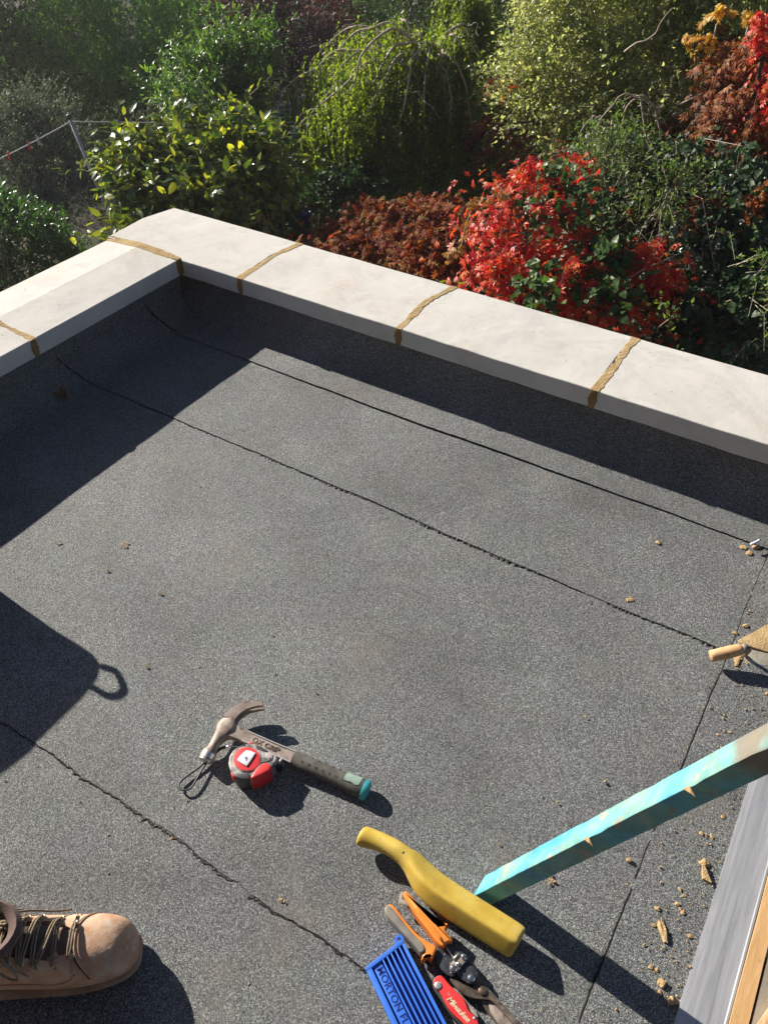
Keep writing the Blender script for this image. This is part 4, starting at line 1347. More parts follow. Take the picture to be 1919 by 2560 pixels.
# ================================================================== the garden below
def leaf_mat(name, stops, trans=.35, rough=.45, spec=.45, tcol=(1.5, 1.7, .7), scale_var=True, clump=(4.0, .35)):
    m, t, p, N = nt(name)
    g = N('ShaderNodeNewGeometry')
    oi = N('ShaderNodeObjectInfo')
    ad = N('ShaderNodeMath', operation='ADD')
    t.links.new(g.outputs['Random Per Island'], ad.inputs[0])
    t.links.new(oi.outputs['Random'], ad.inputs[1])
    fr = N('ShaderNodeMath', operation='FRACT')
    t.links.new(ad.outputs[0], fr.inputs[0])
    v = objvec(t)
    cl = ramp(t, noise(t, clump[0], 2, v), [(.32, 0), (.68, 1)])
    mx = N('ShaderNodeMix')
    mx.inputs[0].default_value = clump[1]
    t.links.new(fr.outputs[0], mx.inputs[2])
    t.links.new(cl, mx.inputs[3])
    c = ramp(t, mx.outputs[0], stops)
    big = ramp(t, noise(t, 2.2, 3, v), [(.3, .75), (.7, 1.3)])
    if scale_var: c = mix(t, c, big, .6, 'MULTIPLY')
    t.links.new(c, p.inputs['Base Color'])
    p.inputs['Roughness'].default_value = rough
    p.inputs['Specular IOR Level'].default_value = spec
    tr = N('ShaderNodeBsdfTranslucent')
    tc = mix(t, c, tcol, 1.0, 'MULTIPLY')
    t.links.new(tc, tr.inputs['Color'])
    ms = N('ShaderNodeMixShader')
    ms.inputs[0].default_value = trans
    out = t.nodes['Material Output']
    t.links.new(p.outputs[0], ms.inputs[1])
    t.links.new(tr.outputs[0], ms.inputs[2])
    t.links.new(ms.outputs[0], out.inputs['Surface'])
    return m

# leaf shapes: x along the leaf, y across, z out of its face
def T_oval(w=.5, curl=.12, fold=.10):
    V = np.array([(0, 0, 0), (.28, -w * .42, fold * .6), (.28, w * .42, fold * .6), (.33, 0, .02), (.66, -w * .36, fold * .5 - curl * .4), (.66, w * .36, fold * .5 - curl * .4), (.68, 0, -curl * .4), (1, 0, -curl)], float)
    F = np.array([(0, 1, 3), (0, 3, 2), (1, 4, 6), (1, 6, 3), (3, 6, 5), (3, 5, 2), (4, 7, 6), (6, 7, 5)])
    return V, F
def T_rhomb(w=.55, fold=.08):
    V = np.array([(0, 0, 0), (.42, -w * .5, fold), (.42, w * .5, fold), (1, 0, -.08)], float)
    return V, np.array([(0, 1, 3), (0, 3, 2)])
def T_palm(n=5, w=.3):
    V, F = [], []
    for k in range(n):
        a = (k - (n - 1) / 2) * .62
        l = 1 - .18 * abs(k - (n - 1) / 2) * .8
        ca, sa = math.cos(a), math.sin(a)
        o = len(V)
        for x, y, z in ((0, 0, 0), (.55 * l, -w * .5, .04), (.55 * l, w * .5, .04), (l, 0, -.14), (.5 * l, 0, -.01)):
            V.append((x * ca - y * sa, x * sa + y * ca, z + .015 * k))
        F += [(o, o + 1, o + 4), (o + 1, o + 3, o + 4), (o + 4, o + 3, o + 2), (o, o + 4, o + 2)]
    return np.array(V, float), np.array(F)
def T_ivy():
    V = np.array([(0, 0, 0), (.1, -.42, .03), (.5, -.36, .05), (1, 0, -.08), (.5, .36, .05), (.1, .42, .03), (.4, 0, -.02)], float)
    F = np.array([(0, 1, 6), (1, 2, 6), (2, 3, 6), (3, 4, 6), (4, 5, 6), (5, 0, 6)])
    return V, F
OVAL, OVALN, RHOMB, PALM, IVY = T_oval(.55), T_oval(.34, .2), T_rhomb(), T_palm(), T_ivy()

def unit(a): return a / np.maximum(np.linalg.norm(a, axis=1, keepdims=True), 1e-9)
def frames(tip, nrm):
    x = unit(tip)
    z = nrm - x * (nrm * x).sum(1, keepdims=True)
    z = unit(z)
    y = np.cross(z, x)
    return x, y, z
def leaves_mesh(name, L, tpl, mat, parent):
    pos, tip, nrm, size = L
    if len(pos) == 0: return None
    TV, TF = tpl
    x, y, z = frames(tip, nrm)
    s = size[:, None, None]
    V = pos[:, None, :] + s * (TV[None, :, 0:1] * x[:, None, :] + TV[None, :, 1:2] * y[:, None, :] + TV[None, :, 2:3] * z[:, None, :])
    F = TF[None] + (np.arange(len(pos)) * len(TV))[:, None, None]
    o = fastmesh(name, V.reshape(-1, 3), F.reshape(-1, 3), mat, parent)
    o['kind'] = 'stuff'
    return o
def leaf_objects(L, idx, tpl, mat, parent, name='leaf'):
    """leaves one can pick apart: an object each, sharing one mesh"""
    pos, tip, nrm, size = [a[idx] for a in L]
    TV, TF = tpl
    me = bpy.data.meshes.new(name)
    me.from_pydata([tuple(v) for v in TV], [], [tuple(int(i) for i in f) for f in TF])
    me.materials.append(mat)
    x, y, z = frames(tip, nrm)
    off = np.array(parent.location)
    for i in range(len(pos)):
        o = bpy.data.objects.new(name, me)
        COL.objects.link(o)
        o.parent = parent
        s = size[i]
        p = pos[i] - off
        o.matrix_basis = Matrix(((x[i][0] * s, y[i][0] * s, z[i][0] * s, p[0]), (x[i][1] * s, y[i][1] * s, z[i][1] * s, p[1]), (x[i][2] * s, y[i][2] * s, z[i][2] * s, p[2]), (0, 0, 0, 1)))
def foliage(root, L, tpl, mat, nobj=0, name='leaf', mass='foliage'):
    L = [np.asarray(a) for a in L]
    if nobj:
        # the leaves that show largest: nearest to the lens, kept spread over the picture
        d = np.linalg.norm(L[0] - CAM, axis=1)
        rel = (L[0] - CAM) @ M3
        px, py = rel[:, 0] / -rel[:, 2], rel[:, 1] / -rel[:, 2]
        cell = np.floor(px * 28).astype(int) * 4096 + np.floor(py * 28).astype(int)
        inside = (np.abs(px) < .485) & (np.abs(py) < .645)
        order = np.argsort(d - L[3] * 4)
        seen, pick = {}, []
        for i in order:
            if not inside[i]: continue
            k = cell[i]
            if seen.get(k, 0) < 3:
                seen[k] = seen.get(k, 0) + 1
                pick.append(i)
                if len(pick) >= nobj: break
        pick = np.array(pick, dtype=int)
        leaf_objects(L, pick, tpl, mat, root, name)
        rest = np.ones(len(L[0]), bool)
        rest[pick] = False
        L = [a[rest] for a in L]
    return leaves_mesh(mass, L, tpl, mat, root)

def wob(p, seed, f=1.0):
    r = np.random.default_rng(seed)
    k = r.normal(0, 1, (7, 3)) * f
    ph = r.uniform(0, 6.28, 7)
    return np.sin(p @ k.T + ph).sum(1) / 7 * 1.4
def crown(lobes, n, leafsize, per=7, shoot=.25, seed=1, droop=.25, up=.35, inner=.35, lump=.22, lumpf=3.0, spread=.9, hang=0.0, sizevar=.3, cut=.78, zmin=None, gap=.30, wild=.12):
    """leafy shoots all over a heap of ellipsoids; returns leaf arrays and shoot lines"""
    r = np.random.default_rng(seed)
    lobes = np.array(lobes, float)
    C_, R_ = lobes[:, :3], lobes[:, 3:6]
    area = (R_[:, 0] * R_[:, 1] + R_[:, 1] * R_[:, 2] + R_[:, 0] * R_[:, 2])
    k = r.choice(len(lobes), size=n, p=area / area.sum())
    d = unit(r.normal(0, 1, (n, 3)))
    d[:, 2] = np.where((d[:, 2] < -.25) & (r.random(n) < .7), -d[:, 2], d[:, 2])
    depth = 1 - inner * r.random(n) ** 1.6
    base = C_[k] + d * R_[k] * depth[:, None]
    base += unit(d / R_[k]) * (wob(base, seed, lumpf) * lump * R_[k].mean(1))[:, None]
    keep = np.ones(n, bool)
    for j in range(len(lobes)):
        q = np.linalg.norm((base - C_[j]) / R_[j], axis=1)
        keep &= ~((q < cut - inner * .9) & (k != j))
    keep &= wob(base, seed + 9, lumpf * 1.6) > -gap
    if zmin is not None: keep &= base[:, 2] > zmin
    base, d, k = base[keep], d[keep], k[keep]
    nn = unit(d / R_[k])
    sd = unit(nn * spread + r.normal(0, .45, nn.shape) + np.array([0, 0, up]))
    l = shoot * r.uniform(.5, 1.4, len(base)) * np.where(r.random(len(base)) < wild, r.uniform(1.4, 2.2, len(base)), 1)
    m = len(base)
    t = (np.arange(per)[None, :] + r.random((m, per))) / per
    pos = base[:, None] + sd[:, None] * (t * l[:, None])[:, :, None]
    pos[:, :, 2] -= (t ** 2) * (l * droop)[:, None]
    side = unit(r.normal(0, 1, (m * per, 3))).reshape(m, per, 3)
    tip = unit((side + sd[:, None] * .7 + nn[:, None] * .2 + np.array([0, 0, -hang])).reshape(-1, 3))
    nrm = unit((nn[:, None] * .5 + np.array([0, 0, .8]) + r.normal(0, .45, (m, per, 3))).reshape(-1, 3))
    size = leafsize * r.uniform(1 - sizevar, 1 + sizevar, m * per)
    return [pos.reshape(-1, 3), tip, nrm, size], (base, sd, l, droop)
def stems(S, every, rad_, mat, parent, name='twigs'):
    base, sd, l, droop = S
    V, F = [], []
    for i in range(0, len(base), every):
        b, e = base[i] - sd[i] * l[i] * .3, base[i] + sd[i] * l[i]
        m_ = (b + e) / 2 + np.array([0, 0, droop * l[i] * .1])
        e = e - np.array([0, 0, droop * l[i]])
        v, f = tube_data([b, m_, e], [rad_, rad_ * .8, rad_ * .3], 3, cap=False)
        o = len(V)
        V += v
        F += [tuple(q + o for q in x) for x in f]
    o = mesh(name, V, F, mat, parent)
    o['kind'] = 'stuff'
    return o
def join_L(*Ls): return [np.concatenate([L[i] for L in Ls]) for i in range(4)]
def wander(a, b, n, amp, seed, sag=0.0):
    r = random.Random(seed)
    a, b = Vector(a), Vector(b)
    pts = []
    o = Vector((0, 0, 0))
    for i in range(n + 1):
        q = i / n
        if 0 < i < n: o = o * .6 + Vector((r.uniform(-1, 1), r.uniform(-1, 1), r.uniform(-1, 1))) * amp
        pts.append(a.lerp(b, q) + o * math.sin(math.pi * q) + Vector((0, 0, sag * math.sin(math.pi * q))))
    return catmull(pts, 3)
def branches(name, specs, mat, parent, seg=6):
    parts = []
    for i, (a, b, r0, r1, amp, sag, sd_) in enumerate(specs):
        p = wander(a, b, 7, amp, sd_, sag)
        parts.append(tube_data(p, [r0 + (r1 - r0) * k / (len(p) - 1) for k in range(len(p))], seg))
    V, F = merge(parts)
    return mesh(name, V, F, mat, parent, smooth=True)
def trunk(name, base, top, r0, r1, mat, parent, seed=1, limbs=()):
    specs = [(base, top, r0, r1, .04, 0, seed)]
    for i, l in enumerate(limbs): specs.append((top if i % 2 == 0 else (Vector(base) + Vector(top)) / 2, l, r1 * .8, r1 * .3, .05, .05, seed + i + 1))
    return branches(name, specs, mat, parent)
def lobe(px, py, v, rx, ry=None, rz=None):
    p = at(px, py, v)
    return (p[0], p[1], p[2], rx, ry or rx, rz or rx)

BARK = simple('bark', [(.3, (.045, .032, .022)), (.7, (.12, .09, .065))], 30, .9, 90, .8, .006)
TWIG = simple('pale_twig', [(.3, (.30, .24, .17)), (.7, (.52, .44, .34))], 60, .8, 200, .5, .002)
TWIG_DK = simple('dark_twig', [(.3, (.055, .04, .025)), (.7, (.13, .10, .06))], 60, .85)
MOSSY = simple('mossy_stem', [(.3, (.10, .11, .02)), (.7, (.22, .22, .05))], 40, .9, 90, .5, .003)

# ------------------------------------------------------------------ ground
def ground():
    n = 90
    V, F = [], []
    ax_ = np.concatenate([-np.geomspace(140, 16, 10), np.linspace(-15, 15, 62), np.geomspace(16, 140, 10)])
    n = len(ax_)
    for i in range(n):
        for j in range(n):
            x, y = ax_[i] - 3, ax_[j] + 8
            z = GROUND + .05 * math.sin(x * .9) * math.cos(y * .7) + .03 * math.sin(2.3 * x + y)
            V.append((x, y, z))
    for i in range(n - 1):
        for j in range(n - 1): F.append((i * n + j, (i + 1) * n + j, (i + 1) * n + j + 1, i * n + j + 1))
    m, t, p, N = nt('garden_soil_and_grass')
    v = objvec(t)
    c = ramp(t, noise(t, 1.1, 6, v), [(.38, (.028, .020, .012)), (.5, (.045, .040, .018)), (.62, (.035, .055, .015))])
    c = mix(t, c, ramp(t, noise(t, 60, 4, v), [(.3, .5), (.7, 1.6)]), 1, 'MULTIPLY')
    t.links.new(c, p.inputs['Base Color'])
    p.inputs['Roughness'].default_value = .95
    bump(t, p, noise(t, 40, 5, v), .8, .03)
    mesh('ground', V, F, m)['kind'] = 'structure'
ground()

# ------------------------------------------------------------------ stone path leading away through the beds
PAVE = simple('grey_paving', [(.3, (.22, .21, .235)), (.5, (.30, .29, .32)), (.7, (.37, .36, .38))], 5, .85, 60, .4, .003)
path = empty('garden_path', (0, 0, 0), kind='structure')
def slab_run(cells, z):
    for q in cells:
        pts = [Vector((*at(px, py, 1)[:2], 0)) for px, py in q]
        pts = [G(px, py, z) for px, py in q]
        c = sum(pts, Vector()) / 4
        pts = [c + (p - c) * .965 for p in pts]
        bm = bmesh.new()
        prism('paving_slab', pts, .05, PAVE, path, b=.008)
slab_run([[(668, 262), (702, 252), (706, 283), (684, 290)], [(702, 252), (772, 224), (775, 250), (705, 270)], [(705, 272), (775, 252), (778, 288), (708, 296)], [(775, 224), (830, 210), (834, 246), (778, 250)]], GROUND + .10)
slab_run([[(888, 56), (930, 76), (934, 112), (905, 108)], [(930, 76), (972, 92), (950, 106), (934, 112)], [(905, 112), (934, 114), (936, 128), (912, 126)]], GROUND + .10)

# ------------------------------------------------------------------ large-leaved tree in the middle left
BIGLEAF = leaf_mat('large_green_leaf', [(0, (.030, .065, .018)), (.4, (.055, .10, .022)), (.7, (.18, .23, .05)), (.94, (.36, .38, .07)), (.975, (.34, .20, .03)), (1, (.48, .22, .04))], trans=.42, rough=.30, spec=.6, tcol=(2.2, 2.0, .6))
r = empty('magnolia_tree', tuple(at(470, 560, 7.4)[:2]) + (GROUND,), label='low spreading tree with big glossy yellow green leaves just beyond the corner of the parapet', cat='tree')
mv = 7.3
lob = [lobe(325, 445, mv - .2, .20, .20, .13), lobe(350, 400, mv, .22, .22, .13), lobe(420, 500, mv - .3, .38, .38, .26), lobe(480, 440, mv, .36, .36, .20), lobe(570, 410, mv, .32, .32, .20), lobe(600, 490, mv - .2, .42, .42, .28),
       lobe(680, 430, mv, .34, .34, .22), lobe(695, 465, mv - .1, .24, .24, .16), lobe(520, 550, mv - .4, .40, .4, .3), lobe(340, 590, mv - .5, .20), lobe(255, 560, mv - .5, .09, .09, .07), lobe(450, 340, mv + .4, .20, .20, .10), lobe(600, 350, mv + .5, .20, .2, .12), lobe(450, 610, mv - .4, .34)]
L, S = crown(lob, 1700, .095, per=7, shoot=.24, seed=11, droop=.35, inner=.7, lump=.35, hang=.5, sizevar=.4, gap=.25, wild=.15)
foliage(r, L, OVAL, BIGLEAF, 300, 'leaf', 'foliage')
stems(S, 3, .006, TWIG, r)
trunk('trunk', r.location, tuple(at(500, 520, mv)), .07, .04, BARK, r, 3, [tuple(at(*q, mv)) for q in ((330, 400), (600, 400), (700, 430), (420, 350), (560, 320), (300, 520))])
branches('branch', [(at(560, 545, 7.0), at(640, 470, 6.9), .012, .006, .02, 0, 5), (at(570, 545, 7.0), at(520, 440, 6.9), .014, .006, .03, 0, 8), (at(560, 550, 7.0), at(700, 520, 6.9), .010, .005, .03, -.05, 9)], TWIG, r)

# ------------------------------------------------------------------ shrub with upright bright shoots behind it
UPLEAF = leaf_mat('mid_green_leaf', [(0, (.04, .095, .028)), (.5, (.075, .14, .038)), (.85, (.13, .20, .045)), (1, (.22, .25, .06))], trans=.46, rough=.38, spec=.5, tcol=(1.8, 2.0, .7))
r = empty('leafy_shrub', tuple(at(610, 300, 9.6)[:2]) + (GROUND,), label='mid green shrub with upright shoots between the big-leaved tree and the weeping tree', cat='shrub')
v = 9.6
lob = [lobe(610, 180, v, .36, .36, .42), lobe(540, 230, v, .34), lobe(560, 270, v - .2, .36), lobe(500, 270, v - .2, .34), lobe(560, 360, v, .5)]
L, S = crown(lob, 2400, .062, per=9, shoot=.26, seed=12, droop=.1, up=.8, inner=.55, lump=.35)
foliage(r, L, OVALN, UPLEAF)
stems(S, 5, .004, TWIG_DK, r)
trunk('trunk', r.location, tuple(at(600, 260, v)), .05, .03, BARK, r, 4, [tuple(at(*q, v)) for q in ((620, 170), (530, 220), (700, 200))])
# thin branch with a lit tuft of leaves reaching above it
r = empty('sapling', tuple(at(560, 300, 9.9)[:2]) + (GROUND,), label='thin sapling ending in one bright tuft of leaves against the dark hedge', cat='sapling')
branches('trunk', [(r.location, at(600, 240, 9.9), .02, .012, .03, 0, 1), (at(600, 240, 9.9), at(545, 100, 9.6), .010, .005, .02, .05, 2), (at(560, 105, 9.7), at(470, 125, 9.6), .006, .003, .02, .02, 3)], TWIG, r)
L, S = crown([lobe(520, 55, 9.5, .15, .15, .12)], 40, .085, per=5, shoot=.16, seed=13, inner=.8, droop=.2)
foliage(r, L, OVAL, UPLEAF)

# ------------------------------------------------------------------ weeping tree
WEEP = leaf_mat('small_hanging_leaf', [(0, (.06, .10, .026)), (.45, (.11, .16, .036)), (.8, (.20, .26, .05)), (1, (.36, .36, .08))], trans=.52, rough=.4, spec=.45, tcol=(2.1, 2.1, .6))
def weeping():
    v0 = 9.0
    r = empty('weeping_tree', tuple(at(960, 500, v0)[:2]) + (GROUND,), label='weeping tree with bare twisted pale branches on top and curtains of small leaves', cat='tree')
    rr = np.random.default_rng(21)
    # arching limbs from the apex at the upper right
    apex = at(1085, 150, v0)
    ends = [((740, 320), v0 - .6), ((790, 270), v0 - .9), ((860, 260), v0 - 1.0), ((910, 300), v0 - 1.1), ((700, 235), v0), ((760, 200), v0 + .3), ((850, 150), v0 + .5), ((1000, 300), v0 - 1.1), ((1060, 290), v0 - 1.0), ((1130, 260), v0 - .8),
            ((1200, 230), v0 - .3), ((1240, 300), v0), ((1150, 150), v0 + .5), ((950, 120), v0 + .7), ((1215, 170), v0 + .5), ((830, 200), v0 - .5), ((780, 150), v0 + .8), ((1180, 330), v0 - .6), ((930, 215), v0 - .8)]
    arcs = []
    for i, (e, v) in enumerate(ends):
        arcs.append(wander(apex, at(*e, v), 8, .06, 30 + i, .22 + .07 * (i % 3)))
    parts = [tube_data(p, [.021 - .015 * k / (len(p) - 1) for k in range(len(p))], 6) for p in arcs]
    V, F = merge(parts)
    mesh('bare_branch', V, F, TWIG, r, smooth=True)['kind'] = 'stuff'
    sub = []
    for i in range(110):
        p = arcs[i % len(arcs)]
        a = p[rr.integers(4, len(p) - 1)]
        d = Vector((rr.normal(0, .18), rr.normal(0, .18), -abs(rr.normal(.12, .15))))
        sub.append((a, a + d, .0055, .002, .03, .04, 100 + i))
    branches('bare_twig', sub, TWIG, r, 4)['kind'] = 'stuff'
    trunk('trunk', tuple(at(990, 600, v0)[:2]) + (GROUND,), tuple(apex), .085, .03, BARK, r, 5)
    branches('support_stem', [(tuple(at(872, 520, 8.5)[:2]) + (GROUND,), at(880, 330, 8.5), .035, .025, .02, 0, 41), (tuple(at(924, 520, 8.3)[:2]) + (GROUND,), at(926, 340, 8.3), .014, .012, .004, 0, 42)], MOSSY, r)
    # hanging strands
    P_, T_, N_, S_ = [], [], [], []
    lines = []
    def strand(a, l, dens=46, sway=.05):
        n = max(4, int(l * dens))
        q = (np.arange(n) + rr.random(n)) / n
        dx, dy = rr.normal(0, sway, 2)
        pos = a + np.stack([dx * q * l + .012 * np.sin(q * 9 + dx * 50), dy * q * l + .012 * np.cos(q * 8), -q * l], 1)
        P_.append(pos)
        t = unit(rr.normal(0, .55, (n, 3)) + np.array([0, 0, -1.0]))
        T_.append(t)
        N_.append(unit(rr.normal(0, 1, (n, 3)) + np.array([0, 0, .25])))
        S_.append(rr.uniform(.026, .052, n))
        lines.append((a, pos[-1]))
    # along the arcs
    for p in arcs:
        for k in range(2, len(p)):
            for _ in range(4):
                a = np.array(p[k]) + rr.normal(0, .05, 3)
                strand(a, rr.uniform(.25, .9) * (1 if k > 8 else .5))
    # the dome they have built up: outer skirt, dense
    for i in range(175):
        th = rr.uniform(0, 2 * math.pi)
        q = rr.random() ** .5
        px = 990 + 265 * q * math.cos(th)
        v = v0 + 1.2 * q * math.sin(th)
        a = at(px, 300, v)
        zt = at(990, 165, v0)[2] - .62 * q ** 2.0 - (.16 if px < 860 else 0) + .26 * wob(a[None] * np.array([1, 1, 0]), 3, 3.0)[0]
        ln = rr.uniform(.5, 1.25) * (.65 + .35 * q)
        for _ in range(9):
            b = a + rr.normal(0, .045, 3)
            b[2] = zt + rr.normal(0, .05)
            strand(b, ln * rr.uniform(.6, 1.1), 44, .035)
    L = [np.concatenate(x) for x in (P_, T_, N_, S_)]
    keep = L[0][:, 2] > -2.25 + .18 * np.sin(L[0][:, 0] * 6) + rr.normal(0, .1, len(L[0]))
    L = [x[keep] for x in L]
    foliage(r, L, RHOMB, WEEP)
    V, F = [], []
    for i, (a, b) in enumerate(lines[::3]):
        v, f = tube_data([a, (np.array(a) + b) / 2, b], [.0022, .0018, .001], 3, cap=False)
        o = len(V); V += v; F += [tuple(q + o for q in x) for x in f]
    mesh('hanging_twigs', V, F, TWIG_DK, r)['kind'] = 'stuff'
    # tall side shoot at the right with its own curtain
    r2 = empty('weeping_birch', tuple(at(1170, 300, 9.8)[:2]) + (GROUND,), label='tall thin weeping birch whose lit strands hang right of the bare branches', cat='tree')
    P_.clear(); T_.clear(); N_.clear(); S_.clear(); lines.clear()
    top = at(1190, -60, 9.8)
    main = wander(tuple(at(1150, 420, 9.9)[:2]) + (GROUND,), top, 8, .05, 77, 0)
    V, F = tube_data(main, [.03 - .02 * k / (len(main) - 1) for k in range(len(main))], 7)
    mesh('trunk', V, F, TWIG, r2, smooth=True)
    arcs2 = [wander(at(1170, y0, 9.8), at(x1, y1, 9.8 + dv), 6, .03, 80 + i, .12) for i, (y0, x1, y1, dv) in enumerate(((30, 1120, 70, -.2), (20, 1230, 60, -.3), (-20, 1150, 30, -.4), (10, 1210, 30, 0), (60, 1240, 120, 0), (70, 1140, 120, -.2), (90, 1200, 150, -.3), (-30, 1100, 10, 0)))]
    V, F = merge([tube_data(p, [.007 - .004 * k / (len(p) - 1) for k in range(len(p))], 5) for p in arcs2])
    mesh('branch', V, F, TWIG, r2, smooth=True)
    for p in arcs2:
        for k in range(2, len(p)):
            for _ in range(5): strand(np.array(p[k]) + rr.normal(0, .05, 3), rr.uniform(.2, .75), 42, .03)
    L = [np.concatenate(x) for x in (P_, T_, N_, S_)]
    foliage(r2, L, RHOMB, WEEP)
weeping()

# ------------------------------------------------------------------ clipped glossy bush low on the left
LAUREL = leaf_mat('glossy_dark_leaf', [(0, (.03, .07, .02)), (.6, (.055, .12, .03)), (1, (.10, .19, .045))], trans=.34, rough=.33, spec=.5, tcol=(1.5, 1.9, .6))
r = empty('laurel_bush', tuple(at(60, 620, 7.2)[:2]) + (GROUND,), label='rounded dark glossy evergreen bush at the left edge above the parapet', cat='bush')
lob = [lobe(60, 640, 7.2, .46, .46, .42), lobe(-30, 600, 7.3, .45, .45, .42), lobe(110, 690, 7.1, .34), lobe(-120, 660, 7.2, .5)]
L, S = crown(lob, 2100, .058, per=8, shoot=.13, seed=14, droop=.05, up=.6, inner=.35, lump=.10, hang=-.2, gap=2, wild=0)
foliage(r, L, OVALN, LAUREL, 220, 'leaf', 'foliage')
trunk('trunk', r.location, tuple(at(60, 640, 7.2)), .04, .03, BARK, r, 6)
# rosemary-like sprigs at the very left
SAGE = leaf_mat('grey_green_leaf', [(0, (.08, .11, .075)), (.6, (.13, .165, .115)), (1, (.22, .245, .18))], trans=.25, rough=.6, spec=.3, tcol=(1.3, 1.4, .9))
r = empty('rosemary_bush', tuple(at(10, 700, 5.6)[:2]) + (GROUND,), label='grey green needle-leaved sprigs just outside the left parapet', cat='bush')
L, S = crown([lobe(0, 740, 5.6, .22, .22, .26), lobe(-60, 700, 5.6, .25, .25, .3)], 160, .032, per=26, shoot=.24, seed=15, droop=-.05, up=1.4, inner=.5)
foliage(r, L, T_rhomb(.18), SAGE)
stems(S, 1, .002, TWIG_DK, r)
branches('trunk', [(r.location, at(0, 740, 5.6), .02, .012, .02, 0, 3)], BARK, r)

# ------------------------------------------------------------------ left side: olive-like shrub, lavender, conifers
r = empty('olive_shrub', tuple(at(90, 420, 9.3)[:2]) + (GROUND,), label='grey green small-leaved shrub under the washing line at the left edge', cat='shrub')
v = 9.5
lob = [lobe(40, 300, v, .42, .42, .4), lobe(110, 340, v, .46), lobe(60, 420, v - .2, .55), lobe(150, 430, v, .5), lobe(-60, 360, v, .6), lobe(20, 500, v - .3, .5), lobe(0, 220, v + .2, .22, .22, .3), lobe(45, 230, v + .2, .16, .16, .28)]
L, S = crown(lob, 3200, .034, per=12, shoot=.24, seed=16, droop=.1, up=.6, inner=.6, lump=.35)
foliage(r, L, RHOMB, SAGE)
stems(S, 4, .003, TWIG, r)
trunk('trunk', r.location, tuple(at(80, 380, v)), .05, .03, BARK, r, 7)
r = empty('lavender_clump', tuple(at(165, 530, 8.8)[:2]) + (GROUND,), label='low hazy blue grey clump in shade at the foot of the line post', cat='plant')
L, S = crown([lobe(165, 520, 8.8, .34, .34, .3), lobe(130, 560, 8.7, .3)], 700, .035, per=12, shoot=.2, seed=17, up=1.2, droop=0, inner=.5)
foliage(r, L, T_rhomb(.2), leaf_mat('blue_grey_leaf', [(0, (.06, .08, .085)), (1, (.13, .15, .155))], trans=.2, rough=.7, tcol=(1.1, 1.2, 1.1)))
FERN = leaf_mat('feathery_green', [(0, (.06, .125, .045)), (.5, (.115, .205, .07)), (1, (.21, .31, .10))], trans=.55, rough=.5, spec=.35, tcol=(1.6, 1.9, .7))
DARK = leaf_mat('dull_green_leaf', [(0, (.026, .045, .02)), (.6, (.048, .075, .03)), (1, (.09, .115, .042))], trans=.4, rough=.5, spec=.35, tcol=(1.4, 1.6, .7))
BLUEC = leaf_mat('blue_green_needle', [(0, (.035, .08, .06)), (.6, (.06, .125, .09)), (1, (.11, .18, .125))], trans=.4, rough=.55, spec=.3, tcol=(1.3, 1.6, 1.0))
PURP = leaf_mat('dark_purple_leaf', [(0, (.040, .018, .018)), (.6, (.075, .030, .030)), (.9, (.12, .05, .04)), (1, (.3, .04, .03))], trans=.3, rough=.4, spec=.4, tcol=(1.8, .9, .8))
def bush(name, label, cat, lobes, base_px, v, n, size, mat, tpl=RHOMB, seed=1, twigs=None, **k):
    r = empty(name, tuple(at(base_px[0], base_px[1], v)[:2]) + (GROUND,), label=label, cat=cat)
    L, S = crown([lobe(*q) for q in lobes], n, size, seed=seed, **k)
    foliage(r, L, tpl, mat)
    if twigs: stems(S, twigs[0], twigs[1], twigs[2], r)
    c = np.array([lobe(*q)[:3] for q in lobes]).mean(0)
    tops = [tuple(lobe(*q)[:3]) for q in lobes[:4]]
    trunk('trunk', r.location, tuple(c), .08, .04, BARK, r, seed, tops)
    return r
bush('conifer_hedge', 'soft feathery green conifer hedge in shade behind the washing line', 'hedge',
     [(180, 190, 13, .9, .7, .8), (290, 150, 13, .9, .7, .9), (400, 170, 13, .9, .7, .9), (500, 210, 13.2, .8), (250, 280, 12.8, .9, .7, .8), (380, 290, 12.8, 1.0, .7, .8), (140, 260, 12.8, .8), (500, 300, 13, .7), (310, 50, 13.6, .5, .5, .7), (200, 100, 13.4, .6), (330, 380, 13, 1.1), (180, 370, 13, 1.0)],
     (310, 330), 13, 7500, .055, FERN, T_rhomb(.35), seed=31, per=12, shoot=.36, droop=.35, up=.5, inner=.35, lump=.4, lumpf=2.2)
bush('blue_conifer', 'blue green conifer standing behind the feathery hedge', 'conifer',
     [(480, 60, 15, .8, .8, 1.1), (560, 40, 15, .8, .8, 1.0), (530, 150, 14.8, .9), (590, 110, 15, .6), (450, 140, 15, .7)], (530, 250), 15, 3800, .06, BLUEC, T_rhomb(.3), seed=32, per=11, shoot=.34, droop=.3, inner=.4, lump=.35)
bush('dark_holly', 'very dark loose bush in the upper left corner', 'bush',
     [(40, 60, 14, 1.3, 1, 1.2), (-60, 160, 13.5, 1.3), (120, 20, 15, 1.0), (60, 200, 13.5, 1.0), (0, -80, 14.5, 1.6)], (40, 300), 14, 4500, .06, DARK, RHOMB, seed=33, per=9, shoot=.4, inner=.5, lump=.4)
bush('purple_smoke_bush', 'dark red and purple leaved bush behind the upright shrub', 'bush',
     [(680, 80, 13, .8, .8, .8), (770, 70, 13, .7), (640, 140, 12.6, .5), (730, 120, 12.6, .6), (800, 130, 12.8, .45)], (720, 200), 12.8, 3200, .065, PURP, OVALN, seed=34, per=8, shoot=.35, inner=.5, lump=.35, twigs=(6, .005, TWIG))
